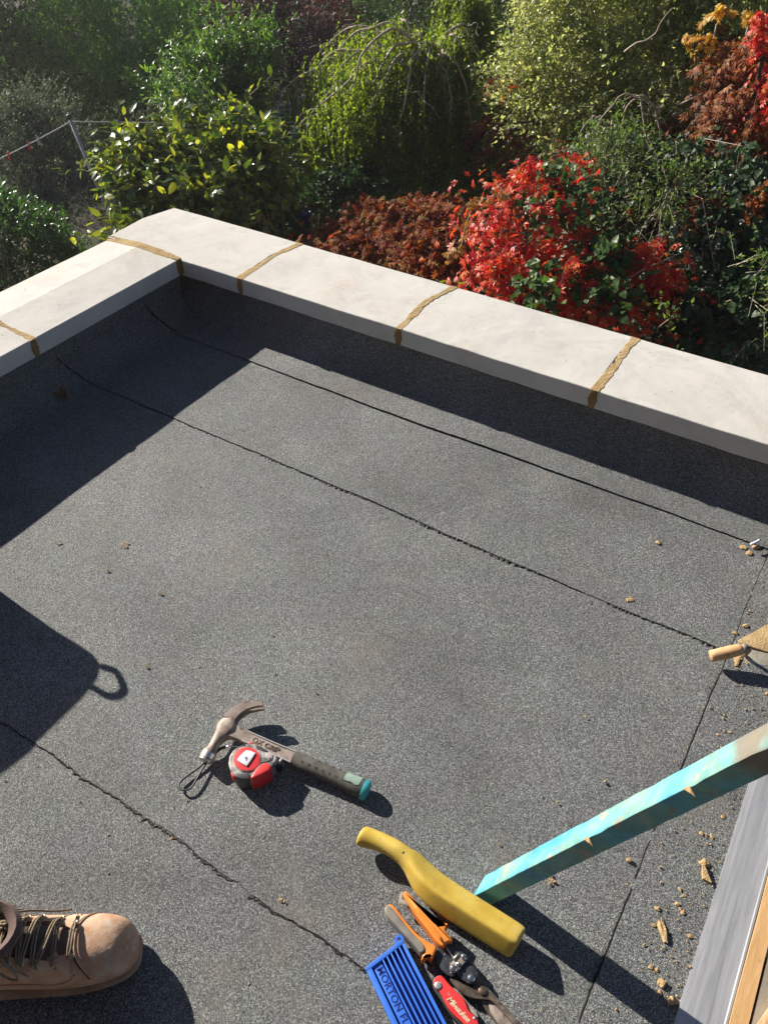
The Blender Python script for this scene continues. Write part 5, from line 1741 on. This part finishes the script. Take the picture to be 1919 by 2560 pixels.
bush('yew_tree', 'broad dark green tree along the top of the picture left of the middle', 'tree',
     [(760, -20, 16, 1.2, 1, .9), (660, -30, 17, 1.2), (800, -40, 16, .6), (930, -80, 17, .9), (400, -80, 18, 1.8), (250, -90, 17, 1.6), (560, -110, 18, 1.8)], (700, 150), 16.5, 4500, .07, DARK, RHOMB, seed=35, per=9, shoot=.4, inner=.5, lump=.35)
bush('juniper', 'soft mid green conifer behind the weeping tree', 'conifer',
     [(1045, 60, 13.5, .7, .7, .8), (1090, 40, 13.5, .8), (1060, 140, 13, .8), (1010, -50, 14, .9), (1110, 130, 13, .6), (1100, -60, 14, 1.2), (1000, 40, 13.8, .5)], (1020, 250), 13.5, 5600, .05, leaf_mat('soft_green_needle', [(0, (.035, .07, .022)), (.5, (.06, .10, .03)), (1, (.12, .16, .05))], trans=.35, rough=.5, tcol=(1.6, 1.8, .7)), T_rhomb(.35), seed=36, per=12, shoot=.32, droop=.3, inner=.4, lump=.35)
bush('box_hedge', 'dull green hedge running behind the weeping tree to the right', 'hedge',
     [(1150, 200, 11, .6, .6, .7), (1230, 170, 11, .6, .6, .7), (1240, 260, 10.6, .6), (1180, 300, 10.6, .6), (1150, 90, 12, .7), (1220, 60, 12, .5)], (1200, 400), 11, 3000, .045, DARK, RHOMB, seed=37, per=9, shoot=.26, inner=.5, lump=.3)

# far backdrop of trees and a garden fence beyond, so that the view closes on green from a step aside too
def far_trees():
    specs = [(-700, 24, 3.4), (-350, 26, 3.6), (0, 24, 3.2), (330, 27, 3.6), (620, 25, 3.0), (900, 28, 3.4), (1200, 25, 3.2), (1500, 24, 3.4), (1850, 24, 3.4), (2250, 25, 3.6)]
    labs = ['far tree beyond the left edge', 'far tree left of the dark corner', 'far dark tree behind the upper left corner', 'far tree behind the feathery hedge', 'far tree behind the purple bush',
            'far tree at the head of the path', 'far tree behind the soft conifer', 'far tree behind the pale post', 'far tree behind the big rambling hedge', 'far tree beyond the right edge']
    for i, (px, v, h) in enumerate(specs):
        b = at(px, 300, v)
        r = empty('garden_tree', (b[0], b[1], GROUND), label=labs[i], cat='tree', group='trees closing the far end of the gardens')
        zc = GROUND + h
        rr = np.random.default_rng(60 + i)
        lob = [(b[0] + rr.normal(0, .9), b[1] + rr.normal(0, .9), zc + rr.normal(0, .9), 1.6, 1.6, 1.5) for _ in range(6)]
        L, S = crown(lob, 1100, .13, per=9, shoot=.5, seed=60 + i, inner=.5, lump=.3)
        foliage(r, L, RHOMB, DARK if i % 2 else FERN)
        trunk('trunk', r.location, (b[0], b[1], zc), .16, .08, BARK, r, 60 + i)
far_trees()

# unseen tall trees, added off to the left to shade the back of the garden
def shade_trees():
    for i, (u, v, h, R_) in enumerate(((-21, 15, 4.6, 2.2), (-24, 20, 4.8, 2.2))):
        b = CAM + RGT * u + FWD * v
        r = empty('garden_tree', (b[0], b[1], GROUND), label=('unseen tall tree added for shade at the left, nearest the house', 'unseen tall tree added for shade at the left, farthest back', 'unseen tall tree added for shade at the left, beside the lawn')[i], cat='tree', group='unseen tall trees added at the left for shade')
        rr = np.random.default_rng(160 + i)
        zc = GROUND + h
        lob = [(b[0] + rr.normal(0, 1.2), b[1] + rr.normal(0, 1.2), zc - rr.uniform(-1.0, 3.4), R_ * .8, R_ * .8, R_ * .75) for _ in range(8)]
        L, S = crown(lob, 1900, .2, per=9, shoot=.6, seed=160 + i, inner=.6, lump=.3)
        foliage(r, L, RHOMB, DARK)
        trunk('trunk', r.location, (b[0], b[1], zc), .22, .1, BARK, r, 160 + i)
shade_trees()

# ------------------------------------------------------------------ big rambling hedge on the right
RAMB = leaf_mat('rambling_light_leaf', [(0, (.13, .17, .07)), (.4, (.22, .26, .12)), (.75, (.38, .40, .21)), (.93, (.58, .56, .34)), (.975, (.55, .42, .10)), (1, (.52, .13, .07))], trans=.56, rough=.34, spec=.55, tcol=(1.9, 1.85, 1.0))
r = empty('rambling_hedge', tuple(at(1600, 500, 8.2)[:2]) + (GROUND,), label='huge rambling rose hedge of small pale lit leaves filling the upper right', cat='hedge')
v = 7.6
lob = [(1460, 60, v + .6, .5, .5, .6), (1570, 40, v + .4, .80, .6, .8), (1720, 60, v + .3, .85, .6, .8), (1880, 80, v + .2, .8), (1385, 200, v + .5, .42), (1460, 200, v + .2, .65, .5, .6), (1600, 210, v, .7, .5, .6), (1740, 220, v, .65, .5, .55),
       (1380, 300, v + .3, .42), (1480, 300, v + .1, .45), (1650, 300, v - .1, .42, .4, .3), (1780, 290, v - .1, .4, .4, .3), (1480, -100, v + .9, .6), (1700, -120, v + .9, .7), (1930, -110, v + .5, .8), (2050, 150, v + .3, 1.0), (1400, 390, v + .2, .34), (1310, 240, v + .9, .4)]
L, S = crown([lobe(*q) for q in lob], 16500, .039, per=9, shoot=.24, seed=41, droop=.45, up=.3, inner=.40, lump=.36, lumpf=3.4, hang=.2, sizevar=.4, gap=.55)
foliage(r, L, RHOMB, RAMB)
stems(S, 6, .0032, TWIG_DK, r)
trunk('trunk', r.location, tuple(at(1600, 200, 8.2)), .10, .06, BARK, r, 9, [tuple(at(*q, 8)) for q in ((1400, 100), (1750, 100), (1500, 250), (1800, 250))])
# bare arching canes hanging out of it
can = []
for i, (a, b, s_) in enumerate((((1600, 245), (1610, 470), .10), ((1600, 245), (1500, 430), .16), ((1590, 240), (1660, 440), .2), ((1640, 300), (1640, 480), .12), ((1530, 300), (1530, 440), .05), ((1600, 250), (1480, 330), .12), ((1850, 200), (1800, 400), .10), ((1870, 60), (1830, 200), .05), ((1890, 250), (1750, 430), .05), ((1560, 130), (1680, 20), -.02), ((1500, 290), (1440, 360), .06), ((1700, 260), (1860, 180), .04))):
    can.append((at(*a, 6.85), at(*b, 6.75), .009, .004, .035, s_, 300 + i))
    if i < 6: can.append((at(a[0] + 6, a[1] + 3, 7.0), at(b[0] + 22, b[1] - 30, 6.9), .005, .002, .05, s_ * .8, 330 + i))
branches('bare_cane', can, TWIG, r, 5)

# red and orange creeper hanging in the hedge at the right
CREEP_RED = leaf_mat('scarlet_creeper_leaf', [(0, (.06, .11, .03)), (.14, (.09, .15, .035)), (.18, (.50, .022, .06)), (.34, (.62, .030, .045)), (.52, (.66, .06, .03)), (.68, (.64, .15, .03)), (.76, (.50, .28, .05)), (.84, (.40, .03, .03)), (.90, (.12, .17, .04)), (1, (.06, .11, .03))], trans=.40, rough=.42, spec=.35, tcol=(1.7, 1.1, .9), scale_var=False, clump=(5.0, .5))
CREEP_ORG = leaf_mat('orange_brown_creeper_leaf', [(0, (.05, .06, .02)), (.2, (.10, .035, .018)), (.4, (.20, .055, .020)), (.6, (.32, .11, .025)), (.75, (.24, .05, .025)), (.86, (.34, .22, .04)), (1, (.07, .08, .03))], trans=.38, rough=.55, spec=.25, tcol=(1.5, 1.1, .7))
def creeper(name, label, lobes, base_px, v, n, size, mat, seed, nobj=0, shoot=.22, per=6, inner=.5, lump=.3, stem=True, zmin=None, cat='creeper', **k):
    r = empty(name, tuple(at(base_px[0], base_px[1], v)[:2]) + (GROUND,), label=label, cat=cat)
    L, S = crown([lobe(*q) for q in lobes], n, size, per=per, shoot=shoot, seed=seed, droop=.9, up=.0, inner=inner, lump=lump, hang=1.0, sizevar=.35, zmin=zmin, **k)
    # creeper leaves hang like tiles facing the light
    L[2] = unit(L[2] * .5 + np.array([-.35, -.75, .35]))
    foliage(r, L, PALM, mat, nobj)
    if stem: stems(S, 3, .0028, TWIG_DK, r)
    trunk('stem', r.location, tuple(lobe(*lobes[0])[:3]), .03, .015, BARK, r, seed, [tuple(lobe(*q)[:3]) for q in lobes[1:4]])
    return r
creeper('virginia_creeper', 'orange red creeper hanging down the right edge above the ivy',
        [(1880, 330, 6.7, .32, .32, .5), (1900, 450, 6.6, .3, .3, .4), (1800, 380, 6.9, .4, .35, .35), (1850, 190, 7.0, .16, .16, .2), (1760, 460, 6.9, .34, .3, .25), (1800, 120, 7.2, .12, .12, .12), (1930, 560, 6.4, .3), (1880, 260, 6.35, .14, .12, .22), (1900, 370, 6.3, .16, .12, .22), (1840, 300, 6.5, .12, .12, .2), (1790, 180, 6.8, .12, .12, .16), (1895, 150, 6.5, .10, .1, .2), (1700, 380, 7.0, .34, .3, .3), (1600, 420, 7.1, .35, .3, .3), (1480, 430, 7.2, .3, .3, .3)],
        (1850, 600), 6.8, 1500, .055, CREEP_ORG, 51, 220, shoot=.24)
creeper('scarlet_creeper_strand', 'single scarlet creeper strand hanging at the very right edge',
        [(1912, 120, 6.3, .05, .05, .3), (1912, 230, 6.25, .04, .04, .25), (1893, 300, 6.2, .035, .035, .16), (1925, 40, 6.3, .07, .07, .25)], (1930, 400), 6.3, 130, .042, CREEP_RED, 52, 120, shoot=.06, inner=.7, lump=.1)
creeper('orange_creeper_patch', 'russet creeper patch climbing left of the pale hedge',
        [(1280, 290, 8.0, .26, .26, .34), (1330, 360, 7.9, .26, .26, .26), (1250, 340, 8.2, .2), (1400, 420, 7.6, .26), (1310, 230, 8.2, .2)], (1300, 500), 8.0, 420, .055, CREEP_ORG, 53, 60)
creeper('red_virginia_creeper', 'blazing scarlet creeper heaped over the fence in the middle of the right half',
        [(1270, 490, 5.5, .13, .12, .12), (1330, 450, 5.6, .17, .14, .14), (1310, 540, 5.3, .17, .14, .18), (1385, 500, 5.5, .09, .09, .18), (1240, 620, 5.2, .10, .1, .14), (1250, 700, 5.0, .12, .1, .16), (1330, 650, 5.1, .20, .14, .16), (1430, 640, 5.1, .20, .12, .10), (1500, 680, 5.0, .20, .12, .14), (1400, 730, 4.8, .28, .14, .16), (1570, 690, 5.1, .16, .12, .12), (1630, 650, 5.2, .16, .12, .16), (1490, 790, 4.7, .22, .14, .12), (1580, 780, 4.9, .14, .12, .14), (1385, 400, 5.9, .14, .12, .10), (1470, 610, 5.3, .12, .1, .1), (1640, 730, 5.0, .14, .1, .14), (1560, 620, 5.4, .10, .1, .10), (1220, 580, 5.4, .08, .08, .1), (1350, 760, 4.8, .16, .1, .1)],
        (1400, 800), 5.3, 900, .053, CREEP_RED, 54, 300, shoot=.26, per=5, inner=.8, lump=.7, spread=.5, gap=.02, lumpf=6.0, wild=.25)
r = empty('climbing_ivy', tuple(at(1400, 800, 5.1)[:2]) + (GROUND,), label='green ivy leaves growing through the scarlet creeper heap', cat='ivy')
L, S = crown([lobe(*q) for q in ((1400, 500, 5.35, .16, .1, .14), (1385, 580, 5.15, .14, .1, .12), (1480, 650, 4.95, .16, .1, .1), (1570, 660, 4.95, .16, .1, .14), (1330, 720, 4.75, .14, .1, .12), (1560, 780, 4.65, .18, .1, .14), (1470, 730, 4.75, .10, .08, .1), (1660, 760, 4.8, .2, .14, .18))], 420, .048, per=6, shoot=.18, seed=63, droop=.6, inner=.9, lump=.4, gap=.1, hang=.6)
L[2] = unit(L[2] * .7 + np.array([-.2, -.6, .35]))
foliage(r, L, IVY, leaf_mat('fresh_ivy_leaf', [(0, (.03, .065, .02)), (.6, (.06, .12, .03)), (1, (.13, .2, .05))], trans=.3, rough=.45, spec=.35), 160)
branches('stem', [(r.location, at(1400, 560, 5.3), .02, .008, .03, 0, 64), (at(1400, 600, 5.2), at(1560, 700, 5.0), .008, .004, .03, .05, 65)], TWIG, r)
# long loose strand reaching out to the left
def strand_creeper():
    r = empty('creeper_strand', tuple(at(1180, 640, 5.3)[:2]) + (GROUND,), label='long loose strand of withered yellow creeper leaves trailing left of the scarlet heap', cat='creeper')
    pts = [at(*q) for q in ((1290, 500, 5.3), (1240, 490, 5.25), (1190, 510, 5.2), (1165, 560, 5.15), (1150, 620, 5.1), (1120, 645, 5.1))]
    line = catmull(pts, 8)
    V, F = tube_data(line, .0035, 5)
    mesh('stem', V, F, TWIG, r, smooth=True)
    rr = np.random.default_rng(8)
    n = 90
    k = rr.integers(0, len(line), n)
    pos = np.array([line[i] for i in k]) + rr.normal(0, .018, (n, 3))
    L = [pos, unit(rr.normal(0, .5, (n, 3)) + np.array([0, 0, -.8])), unit(rr.normal(0, .6, (n, 3)) + np.array([-.4, -.7, .4])), rr.uniform(.028, .055, n)]
    foliage(r, L, PALM, leaf_mat('withered_leaf', [(0, (.30, .12, .05)), (.4, (.42, .22, .07)), (.8, (.40, .30, .08)), (1, (.30, .05, .03))], trans=.35, rough=.6, tcol=(1.4, 1.1, .7)), 90)
    r = empty('curled_sprig', tuple(at(1100, 705, 4.3)), label='curled half-green sprig just behind the coping between its two middle joints', cat='sprig')
    p = [at(1150, 760, 3.9), at(1120, 715, 3.75), at(1090, 700, 3.7)]
    V, F = tube_data(catmull(p, 5), .003, 5)
    mesh('stem', V, F, TWIG, r, smooth=True)
    pos = np.array([at(*q) for q in ((1085, 712, 3.7), (1095, 708, 3.7), (1108, 700, 3.72), (1120, 712, 3.7), (1128, 706, 3.72), (1140, 704, 3.72), (1112, 716, 3.7), (1100, 716, 3.7))])
    n = len(pos)
    L = [pos, unit(rr.normal(0, .7, (n, 3)) + np.array([.2, 0, .2])), unit(rr.normal(0, .5, (n, 3)) + np.array([0, -.6, .6])), np.full(n, .055)]
    leaf_objects(L, np.arange(n), OVALN, BIGLEAF, r)
strand_creeper()
creeper('brown_creeper', 'brown and dull red creeper mound behind the coping left of the scarlet one',
        [(870, 590, 6.6, .22, .22, .14), (950, 565, 6.7, .26, .26, .16), (1040, 550, 6.8, .26, .26, .16), (1110, 540, 7.0, .20, .20, .14), (900, 630, 6.3, .26, .25, .14), (1000, 620, 6.4, .30, .25, .2), (1080, 630, 6.4, .24, .22, .2), (828, 630, 6.2, .10), (1130, 600, 6.6, .18), (1060, 690, 6.0, .28)],
        (980, 650), 6.6, 1000, .052, leaf_mat('brown_red_creeper_leaf', [(0, (.05, .08, .03)), (.12, (.12, .028, .022)), (.35, (.24, .045, .03)), (.5, (.30, .07, .03)), (.65, (.30, .13, .035)), (.78, (.34, .22, .04)), (.88, (.07, .10, .03)), (1, (.40, .03, .03))], trans=.42, rough=.65, spec=.15, tcol=(1.5, 1.1, .7)), 55, 260, shoot=.24)

# ------------------------------------------------------------------ ivy and bramble on the right
IVYL = leaf_mat('dark_ivy_leaf', [(0, (.020, .042, .018)), (.5, (.036, .068, .028)), (.85, (.06, .10, .042)), (1, (.13, .16, .07))], trans=.25, rough=.48, spec=.35, tcol=(1.2, 1.6, .7))
r = empty('ivy_bank', tuple(at(1750, 750, 5.8)[:2]) + (GROUND,), label='bank of dark rounded ivy and bramble leaves at the right behind the coping', cat='ivy')
lob = [(1560, 480, 6.4, .45, .4, .34), (1660, 520, 6.3, .45), (1760, 560, 6.0, .45), (1860, 620, 5.8, .45), (1500, 560, 6.2, .4), (1600, 620, 5.9, .45, .4, .4), (1720, 680, 5.6, .45), (1840, 760, 5.3, .5), (1700, 800, 5.2, .42), (1930, 500, 6.0, .4), (1950, 850, 5.0, .5), (1780, 880, 4.9, .4), (1600, 800, 5.3, .38), (1480, 470, 6.5, .3)]
L, S = crown([lobe(*q) for q in lob], 4200, .048, per=7, shoot=.26, seed=42, droop=.6, inner=.6, lump=.6, hang=.6, sizevar=.45, gap=.12, lumpf=4.0)
L[2] = unit(L[2] * .7 + np.array([-.2, -.6, .35]))
foliage(r, L, IVY, IVYL, 300)
stems(S, 6, .003, TWIG, r)
trunk('stem', r.location, tuple(at(1750, 650, 5.8)), .05, .03, BARK, r, 10)
branches('bare_cane', [(at(1900, 440, 5.9), at(1560, 620, 5.6), .006, .003, .02, .05, 400), (at(1740, 620, 5.4), at(1500, 740, 4.7), .006, .003, .02, .04, 401), (at(1560, 330, 6.6), at(1700, 560, 6.0), .005, .003, .02, .04, 402)], TWIG, r, 5)
# pieces of other climbers breaking up the ivy
creeper('orange_creeper_tail', 'tail of orange and brown creeper hanging in front of the ivy below the hedge',
        [(1760, 455, 5.75, .06, .05, .06), (1745, 520, 5.6, .07, .05, .08), (1790, 500, 5.7, .06, .05, .08), (1770, 570, 5.5, .03, .03, .06), (1885, 500, 5.5, .05, .05, .12), (1900, 410, 5.7, .05, .05, .10)], (1760, 700), 5.8, 100, .042, leaf_mat('orange_creeper_leaf', [(0, (.07, .07, .02)), (.25, (.16, .05, .02)), (.5, (.34, .10, .025)), (.8, (.46, .16, .03)), (1, (.22, .05, .02))], trans=.45, rough=.5, spec=.25, tcol=(1.7, 1.1, .7)), 56, 120, shoot=.14, inner=.8, gap=.2)
r = empty('dog_rose', tuple(at(1650, 560, 6.2)[:2]) + (GROUND,), label='light small-leaved rose growing out over the dark ivy bank', cat='shrub')
L, S = crown([lobe(*q) for q in ((1500, 430, 6.10, .24, .2, .2), (1560, 400, 6.20, .22, .2, .16), (1520, 500, 5.80, .16, .16, .16), (1700, 470, 5.70, .2, .18, .12), (1620, 540, 5.50, .14, .14, .12), (1690, 640, 5.00, .14, .12, .18), (1830, 660, 4.80, .16, .14, .14), (1900, 760, 4.60, .14, .14, .12), (1420, 480, 6.00, .14, .14, .14), (1640, 820, 4.40, .10, .1, .1))], 900, .032, per=9, shoot=.24, seed=57, droop=.6, inner=.9, lump=.5, gap=.15, wild=.3)
foliage(r, L, RHOMB, leaf_mat('rose_leaf', [(0, (.05, .10, .03)), (.5, (.10, .16, .05)), (1, (.22, .26, .10))], trans=.42, rough=.4, tcol=(1.8, 1.9, .8)))
stems(S, 3, .0022, TWIG, r)
branches('trunk', [(r.location, at(1650, 560, 6.2), .02, .01, .03, 0, 61)], BARK, r)
r = empty('yellow_creeper', tuple(at(1780, 200, 7.2)[:2]) + (GROUND,), label='patch of bright yellow and orange leaves high in the hedge near the right edge', cat='creeper')
L, S = crown([lobe(*q) for q in ((1795, 40, 6.8, .05, .05, .04), (1755, 115, 6.9, .04, .04, .05), (1710, 108, 6.9, .03, .03, .03), (1815, 120, 6.8, .04, .04, .04), (1860, 60, 6.8, .04, .04, .05))], 30, .045, per=5, shoot=.10, seed=58, droop=.6, inner=.8, hang=.8)
L[2] = unit(L[2] * .5 + np.array([-.35, -.75, .35]))
foliage(r, L, PALM, leaf_mat('yellow_leaf', [(0, (.45, .34, .04)), (.5, (.58, .42, .05)), (.75, (.62, .25, .04)), (1, (.25, .26, .05))], trans=.5, rough=.45, tcol=(1.5, 1.3, .7)), 120)
branches('stem', [(r.location, at(1790, 60, 6.9), .02, .006, .04, 0, 62)], TWIG, r)
# silvery bramble spray drooping in front of the ivy
SILV = leaf_mat('silvery_bramble_leaf', [(0, (.09, .13, .085)), (.5, (.14, .18, .12)), (1, (.22, .25, .17))], trans=.22, rough=.35, spec=.55, tcol=(1.2, 1.4, .8))
r = empty('bramble_spray', tuple(at(1740, 700, 5.4)[:2]) + (GROUND,), label='silvery green bramble spray drooping in front of the dark ivy', cat='bramble')
rr_ = np.random.default_rng(9)
lines = [catmull([at(*q) for q in l], 8) for l in (((1900, 420, 5.9), (1800, 470, 5.6), (1700, 560, 5.4), (1640, 590, 5.3)), ((1780, 560, 5.5), (1755, 620, 5.3), (1760, 690, 5.2), (1770, 760, 5.2)), ((1840, 590, 5.5), (1900, 600, 5.3), (1960, 640, 5.3)), ((1700, 600, 5.4), (1740, 660, 5.25), (1745, 740, 5.2)), ((1580, 380, 6.2), (1560, 420, 6.1), (1590, 470, 6.0)), ((1480, 330, 6.6), (1460, 390, 6.5), (1440, 430, 6.4)))]
V, F = merge([tube_data(l, .003, 5) for l in lines])
mesh('cane', V, F, TWIG, r, smooth=True)
pos = []
for l in lines:
    for _ in range(64): pos.append(np.array(l[rr_.integers(0, len(l))]) + rr_.normal(0, .045, 3))
pos = np.array(pos)
n = len(pos)
L = [pos, unit(rr_.normal(0, .6, (n, 3)) + np.array([0, 0, -.5])), unit(rr_.normal(0, .45, (n, 3)) + np.array([-.3, -.6, .5])), rr_.uniform(.03, .06, n)]
foliage(r, L, IVY, SILV, 260)
# undergrowth closing the gaps
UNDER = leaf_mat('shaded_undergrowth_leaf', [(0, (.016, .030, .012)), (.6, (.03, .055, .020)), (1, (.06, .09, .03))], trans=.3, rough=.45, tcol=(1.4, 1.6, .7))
def under():
    rr = np.random.default_rng(70)
    P_ = []
    n = 26000
    u = rr.uniform(-9, 9, n); v = rr.uniform(4.2, 17, n)
    pos = CAM[None] + u[:, None] * RGT + v[:, None] * FWD
    pos[:, 2] = GROUND + np.abs(rr.normal(0, .16, n)) + .12 * wob(pos * np.array([1, 1, 0]), 5, 1.5)
    keep = (wob(pos * np.array([1, 1, 0]), 6, .8) > -.35)
    pos = pos[keep]; n = len(pos)
    L = [pos, unit(rr.normal(0, 1, (n, 3)) + np.array([0, 0, .3])), unit(rr.normal(0, .5, (n, 3)) + np.array([0, 0, 1])), rr.uniform(.04, .10, n)]
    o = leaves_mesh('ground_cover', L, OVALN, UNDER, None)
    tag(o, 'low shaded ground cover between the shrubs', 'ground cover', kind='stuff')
under()
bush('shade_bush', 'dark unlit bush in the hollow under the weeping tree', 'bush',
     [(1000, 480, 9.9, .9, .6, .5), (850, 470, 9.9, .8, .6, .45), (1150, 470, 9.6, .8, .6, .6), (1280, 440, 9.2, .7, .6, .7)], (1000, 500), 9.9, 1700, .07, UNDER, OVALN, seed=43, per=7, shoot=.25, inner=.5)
bush('low_ivy', 'low dark leaves around the blue pot behind the coping', 'ivy',
     [(840, 500, 7.8, .3, .3, .16), (900, 480, 8.0, .4, .35, .20), (690, 570, 7.2, .24, .24, .12), (800, 500, 8.0, .2, .2, .12)], (800, 500), 7.8, 420, .055, IVYL, IVY, seed=44, per=6, shoot=.16, inner=.6)

# ------------------------------------------------------------------ washing line
ALU = simple('aluminium_pole', [(.3, (.42, .42, .43)), (.7, (.58, .58, .6))], 40, .45, metal=.6)
wl_ = empty('washing_line_post', tuple(at(262, 505, 8.2)), label='leaning grey washing line post at the left with the line tied near its top', cat='post')
ptop, pbot = Vector(at(172, 290, 8.2)), Vector(at(262, 505, 8.2))
pend = pbot + (pbot - ptop) * ((pbot.z - GROUND) / (ptop.z - pbot.z))
pend = Vector((pbot.x + (pbot.x - ptop.x) * .6, pbot.y + (pbot.y - ptop.y) * .6, GROUND))
tube('post', [ptop, pbot, pend], [.017, .018, .019], ALU, wl_, seg=12)
knot = ptop.lerp(pbot, .06)
tube('post_cap', [ptop + Vector((0, 0, .012)), ptop + Vector((0, 0, -.03))], .021, BLACK_PL, wl_, seg=12)
LINE = simple('line_cord', [(.3, (.45, .45, .46)), (.7, (.6, .6, .6))], 90, .6)
wc = empty('washing_line', tuple(knot), label='pale washing line running from the post to both sides with pegs on it', cat='washing line')
la, lb = Vector(at(-160, 470, 6.9)), Vector(at(760, 305, 9.0))
def line_pts(a, b, sag, n=24): return [a.lerp(b, i / n) - Vector((0, 0, sag * 4 * (i / n) * (1 - i / n))) for i in range(n + 1)]
l1, l2 = line_pts(knot, la, .02), line_pts(knot, lb, .012)
tube('cord', l1, .0055, LINE, wc, seg=6)
tube('cord', l2, .0055, LINE, wc, seg=6)
for nm, (lp, q), colr, lab in (('a', (l1, .50), (.55, .02, .04), 'red clothes peg nearest the left edge of the picture'), ('b', (l1, .345), (.55, .02, .04), 'red clothes peg beside the grey one'), ('c', (l1, .27), (.42, .44, .40), 'grey clothes peg nearest the post on the left line'), ('d', (l2, .19), (.03, .12, .5), 'blue clothes peg on the right-hand line near the post')):
    i = int(q * 24); p = lp[i].lerp(lp[i + 1], q * 24 - i)
    m = simple('peg_' + {'a': 'red', 'b': 'red', 'c': 'grey', 'd': 'blue'}[nm], [(.3, colr), (.7, tuple(x * 1.15 for x in colr))], 60, .5)
    e = empty('clothes_peg', tuple(p), label=lab, cat='clothes peg', group='pegs on the washing line')
    dx = Vector((math.cos(YAW), math.sin(YAW), 0))
    for s in (-1, 1):
        mesh_pts = [p + dx * (.004 * s) + Vector((0, 0, .022)), p + dx * (.010 * s) + Vector((0, 0, .022)), p + dx * (.013 * s) + Vector((0, 0, -.05)), p + dx * (.005 * s) + Vector((0, 0, -.05))]
        bk = Vector((-dx.y, dx.x, 0))
        prism('peg_arm', mesh_pts, .010, m, e, b=.001, axis=bk)
    tube('spring', [p + dx * -.011, p + dx * .011], .004, STEEL_WORN, e, seg=6)

# ------------------------------------------------------------------ blue pot, pale post
pc = Vector(at(757, 556, 7.3))
POT = simple('blue_glazed_pot', [(.3, (.012, .03, .22)), (.7, (.02, .05, .32))], 20, .3)
r = empty('plant_pot', (pc.x, pc.y, pc.z - .12), label='deep blue plant pot in the shade behind the coping', cat='pot')
V, F = [], []
prof = [(.065, -.12), (.085, .08), (.092, .085), (.092, .11), (.080, .11), (.072, .0), (.0, -.02)]
for q, z in prof:
    for k in range(24):
        a = 2 * math.pi * k / 24
        V.append((pc.x + q * math.cos(a), pc.y + q * math.sin(a), pc.z + z))
for i in range(len(prof) - 1):
    for k in range(24): F.append((i * 24 + k, i * 24 + (k + 1) % 24, (i + 1) * 24 + (k + 1) % 24, (i + 1) * 24 + k))
F.append(tuple(range(24))[::-1])
mesh('pot_body', V, F, POT, r, smooth=True)
box('pot_stand', pc.x - .08, pc.x + .08, pc.y - .08, pc.y + .08, GROUND, pc.z - .121, PAVE, r, b=.004)
b_ = at(1348, 120, 12.0)
r = empty('garden_post', (b_[0], b_[1], GROUND), label='pale weathered wooden post with a crossbar left of the rambling hedge', cat='post')
POSTM = simple('weathered_post', [(.3, (.25, .24, .24)), (.7, (.42, .41, .42))], 20, .85, 80, .5, .002)
t_ = at(1352, 30, 12.0)
box('post', b_[0] - .05, b_[0] + .05, b_[1] - .05, b_[1] + .05, GROUND, t_[2], POSTM, r, b=.006)
a_, c_ = at(1335, 28, 12.0), at(1378, 30, 12.1)
tube('crossbar', [a_, c_], .035, POSTM, r, seg=8)

# ------------------------------------------------------------------ autumn haze over the gardens
hz = bpy.data.materials.new('garden_haze')
hz.use_nodes = True
ht = hz.node_tree
ht.nodes.remove(ht.nodes['Principled BSDF'])
pv = ht.nodes.new('ShaderNodeVolumePrincipled')
pv.inputs['Color'].default_value = (.96, .97, 1, 1)
pv.inputs['Density'].default_value = .0017
pv.inputs['Anisotropy'].default_value = .55
ht.links.new(pv.outputs[0], ht.nodes['Material Output'].inputs['Volume'])
tag(box('haze', -150, 145, -140, 155, GROUND - 1.2, 9.0, hz), None, None, kind='stuff')
